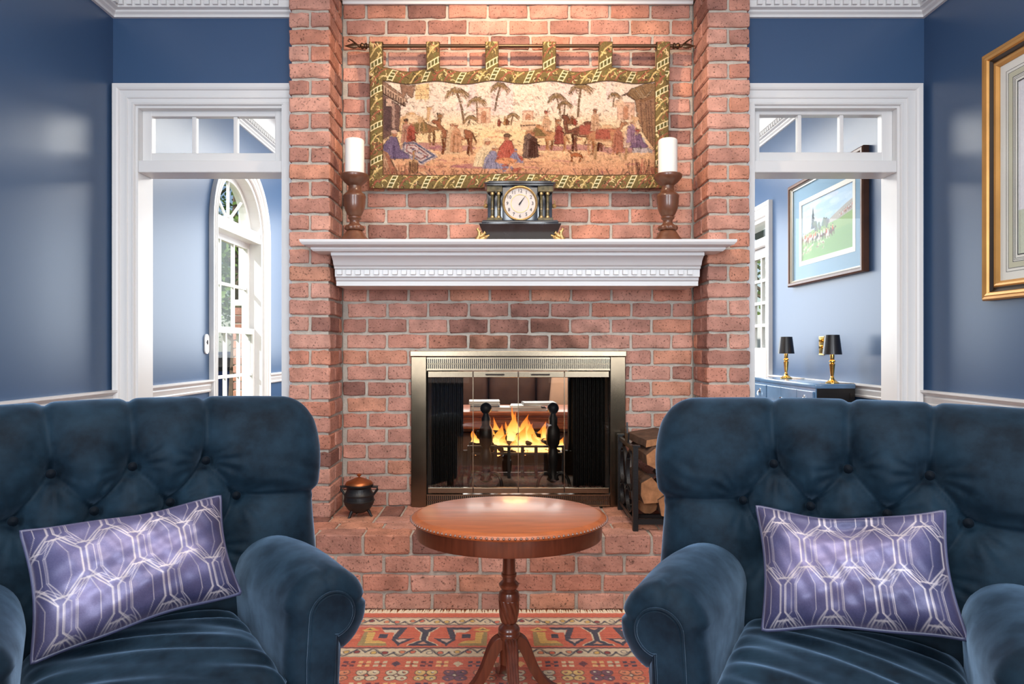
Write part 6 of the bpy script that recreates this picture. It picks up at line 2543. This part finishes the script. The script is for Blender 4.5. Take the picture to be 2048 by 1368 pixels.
pp_ = kid(L2(pl), 'lock_plate', M['nickel'], cb, 40)
for s in (-.012, .012):
    pull(pp_, CX0 - .012, (ymid[0] + ymid[1]) / 2 + s, CZ - .14, 1.1)
for (x, y) in ((CX0 + .02, CYa + .02), (CX1 - .02, CYa + .02), (CX0 + .02, CYb - .02), (CX1 - .02, CYb - .02)):
    kid(L2(MB().box(x - .018, x + .018, y - .018, y + .018, 0, .12)), 'leg', M['cab_black'], cb)

for i, (x, y, lab) in enumerate(((1.872, 3.905, 'near the front end of the blue cabinet'), (1.872, 4.545, 'at the far end of the blue cabinet'))):
    l = empty('table_lamp', (x, y, CZ))
    tag(l, 'brass lamp with black shade ' + lab, 'lamp', 'small lamps on the cabinet')
    kid(MB().lathe([(0, 0), (.036, 0), (.037, .006), (.028, .011), (.020, .018), (.013, .024), (.011, .030)], 28), 'base', M['gold'], l, 40)
    kid(MB().lathe([(.010, .030), (.012, .036), (.008, .040), (.011, .060), (.0145, .100), (.016, .112), (.011, .117), (.017, .124), (.017, .130), (.011, .135), (.012, .150), (.012, .172), (0, .174)], 24), 'stem', M['gold'], l, 40)
    sh = MB().lathe([(.052, .166), (.0385, .278), (.037, .278), (.0505, .166), (.052, .166)], 36, cap=False)
    s_ = link('shade', sh.mesh('shade'), [M['shade'], M['shade_in']], None, 60)
    n = 36
    for p in s_.data.polygons:
        if (p.center.xy).length * 1.0 < .052 and p.normal.xy.dot(p.center.xy) < 0:
            p.material_index = 1
    s_.parent = l
    kid(MB().lathe([(.006, .172), (.014, .190), (.016, .205), (.010, .222), (0, .228)], 14), 'bulb', mat('lamp_bulb', (1, .8, .5, 1), .4, emit=5, emit_col=(1, .72, .38, 1)), l, 180)
    kid(MB().tube([(.03, -.004, .003), (.055, -.03, .003), (.075, -.05, .003), (.10, -.052, .003)], .002, 6), 'cord', M['gold'], l)
    lamp('lamp_glow', 'POINT', (x, y, CZ + .205), 2.6, (1, .68, .36), shadow_soft_size=.015)
wp = empty('wall_plate', (XR, 4.32, 1.12))
tag(wp, 'brass wall plate with two buttons behind the near cabinet lamp', 'wall plate')
kid(MB().box(-.006, -.001, -.035, .035, -.062, .058, .002), 'plate', M['gold'], wp)
for z in (.03, -.012):
    kid(MB().lathe([(.012, 0), (.013, .008), (.009, .012), (0, .012)], 14).xform(Matrix.Translation((-.006, 0, z)) @ Matrix.Rotation(-PI / 2, 4, 'Y')), 'button', M['gold'], wp, 40)

# white switch plate / thermostat left of the arched window
wp2 = empty('wall_plate', (XL, 4.285, 1.128))
tag(wp2, 'white oblong wall plate beside the arched window casing', 'wall plate')
pts = [(.030 * math.cos(a), .030 * math.sin(a) + (.032 if math.sin(a) >= 0 else -.032)) for a in np.linspace(0, 2 * PI, 28, endpoint=False)]
kid(MB().prism(pts, lambda a, b, c: (.001 + c, a, b), .008), 'plate', M['plate'], wp2)
kid(MB().box(.009, .013, -.004, .004, -.002, .024), 'toggle', M['ink'], wp2)
kid(MB().box(.009, .010, -.012, .012, .008, .014), 'toggle_slot', M['ink'], wp2)

# ------------------------------------------------------------------ coffee table, books and sofa seen through the fire
ct = empty('coffee_table', (.05, 5.42, 0))
tag(ct, 'carved wood coffee table seen through the see-through fireplace', 'table')
zt = .625
kid(MB().box(-.72, .72, -.30, .36, zt - .03, zt, .008), 'tabletop', M['mahogany'], ct, 30)
kid(MB().box(-.66, .66, -.262, .32, zt - .13, zt - .03, .004), 'apron', M['mahogany'], ct)
mo = MB()
for z in (zt - .052, zt - .082, zt - .125):
    mo.tube([(-.66, -.264, z), (.66, -.264, z)], .008, 8)
kid(mo, 'apron_moulding', M['mahogany'], ct, 60)
for x in (-.62, .62):
    for y in (-.24, .30):
        kid(MB().lathe([(.02, 0), (.03, .03), (.022, .08), (.03, .2), (.04, .4), (.03, .44), (.045, .47), (.045, .50)], 14, c=(x, y, 0)), 'leg', M['mahogany'], ct, 40)


def book(x, y, z, w, d, h, rz, mcov, lab, grp='books on the coffee table'):
    b = empty('book', (x, y, z), rz)
    tag(b, lab, 'book', grp)
    kid(MB().box(-w / 2, w / 2, -d / 2, d / 2, 0, .003).box(-w / 2, w / 2, -d / 2, d / 2, h - .003, h).box(-w / 2, -w / 2 + .003, -d / 2, d / 2, 0, h), 'cover', mcov, b)
    kid(MB().box(-w / 2 + .003, w / 2 - .004, -d / 2 + .004, d / 2 - .004, .003, h - .003), 'pages', M['paper'], b)
    return b


sB = F / 5.22
bx = lambda px: (px - CX) / sB
book(bx(970), 5.26, zt, .225, .20, .036, .02, M['book_navy'], 'thick navy book at the bottom of the left stack on the coffee table')
book(bx(970), 5.26, zt + .036, .215, .19, .016, -.03, M['book_grey'], 'grey book in the middle of the left stack on the coffee table')
book(bx(968), 5.27, zt + .052, .235, .19, .022, .05, M['paper'], 'white book on top of the left stack on the coffee table')
book(bx(1018), 5.24, zt, .16, .18, .030, -.04, M['paper'], 'small white book between the two stacks on the coffee table')
book(bx(1058), 5.26, zt, .26, .20, .022, .03, M['book_grey'], 'grey book at the bottom of the right stack on the coffee table')
book(bx(1052), 5.26, zt + .022, .24, .20, .020, -.06, M['paper'], 'white book in the middle of the right stack on the coffee table')
book(bx(1078), 5.27, zt + .042, .25, .20, .020, .08, M['book_grey'], 'pale grey book topping the right stack on the coffee table')

so = empty('leather_sofa', (.07, 6.45, 0))
tag(so, 'brown leather sofa beyond the coffee table, seen through the fire', 'sofa')
kid(MB().box(-1.05, 1.05, -.42, .42, .12, .36, .03), 'base', M['leather'], so, 40)
for i in (-1, 0, 1):
    kid(MB().box(i * .58 - .285, i * .58 + .285, -.46, .22, .36, .50, .05), 'seat_cushion', M['leather'], so, 60)
    c_ = MB().box(i * .46 - .225, i * .46 + .225, .08, .30, .50, 1.00, .07)
    kid(c_, 'back_cushion', M['leather'], so, 60)
kid(MB().box(-1.05, 1.05, .28, .44, .12, .96, .05), 'back', M['leather'], so, 60)
for sg in (-1, 1):
    kid(MB().box(*sorted((sg * .87, sg * 1.10)), -.44, .42, .12, .64, .07), 'arm', M['leather'], so, 60)
    for y in (-.36, .36):
        kid(MB().box(sg * 1.0 - .03, sg * 1.0 + .03, y - .03, y + .03, 0, .12), 'foot', M['dark_turned'], so)
M['suede'] = mat('tan_suede', lin(188, 150, 124), .85, var=.1, vscale=8)
cu = MB().box(-.20, .20, -.06, .06, 0, .36, .05)
co_ = cu.obj('sofa_cushion', M['suede'], None, 60)
co_.location = (.60, 6.33, .51)
co_.rotation_euler = (-.25, .12, 0)
tag(co_, 'tan suede cushion on the right of the brown leather sofa', 'cushion')

# recessed ceiling light over the hearth
cl = empty('recessed_ceiling_light', (.065, 2.58, ZT))
tag(cl, 'round white recessed ceiling light above the hearth', 'ceiling light')
kid(MB().lathe([(.055, -.012), (.085, -.010), (.09, 0), (.055, 0)], 32, cap=False), 'trim_ring', M['white'], cl, 40)
kid(MB().lathe([(0, -.004), (.055, -.004), (.055, 0), (0, 0)], 24), 'lens', mat('lit_lens', (1, .85, .65, 1), .4, emit=6, emit_col=(1, .8, .58, 1)), cl)
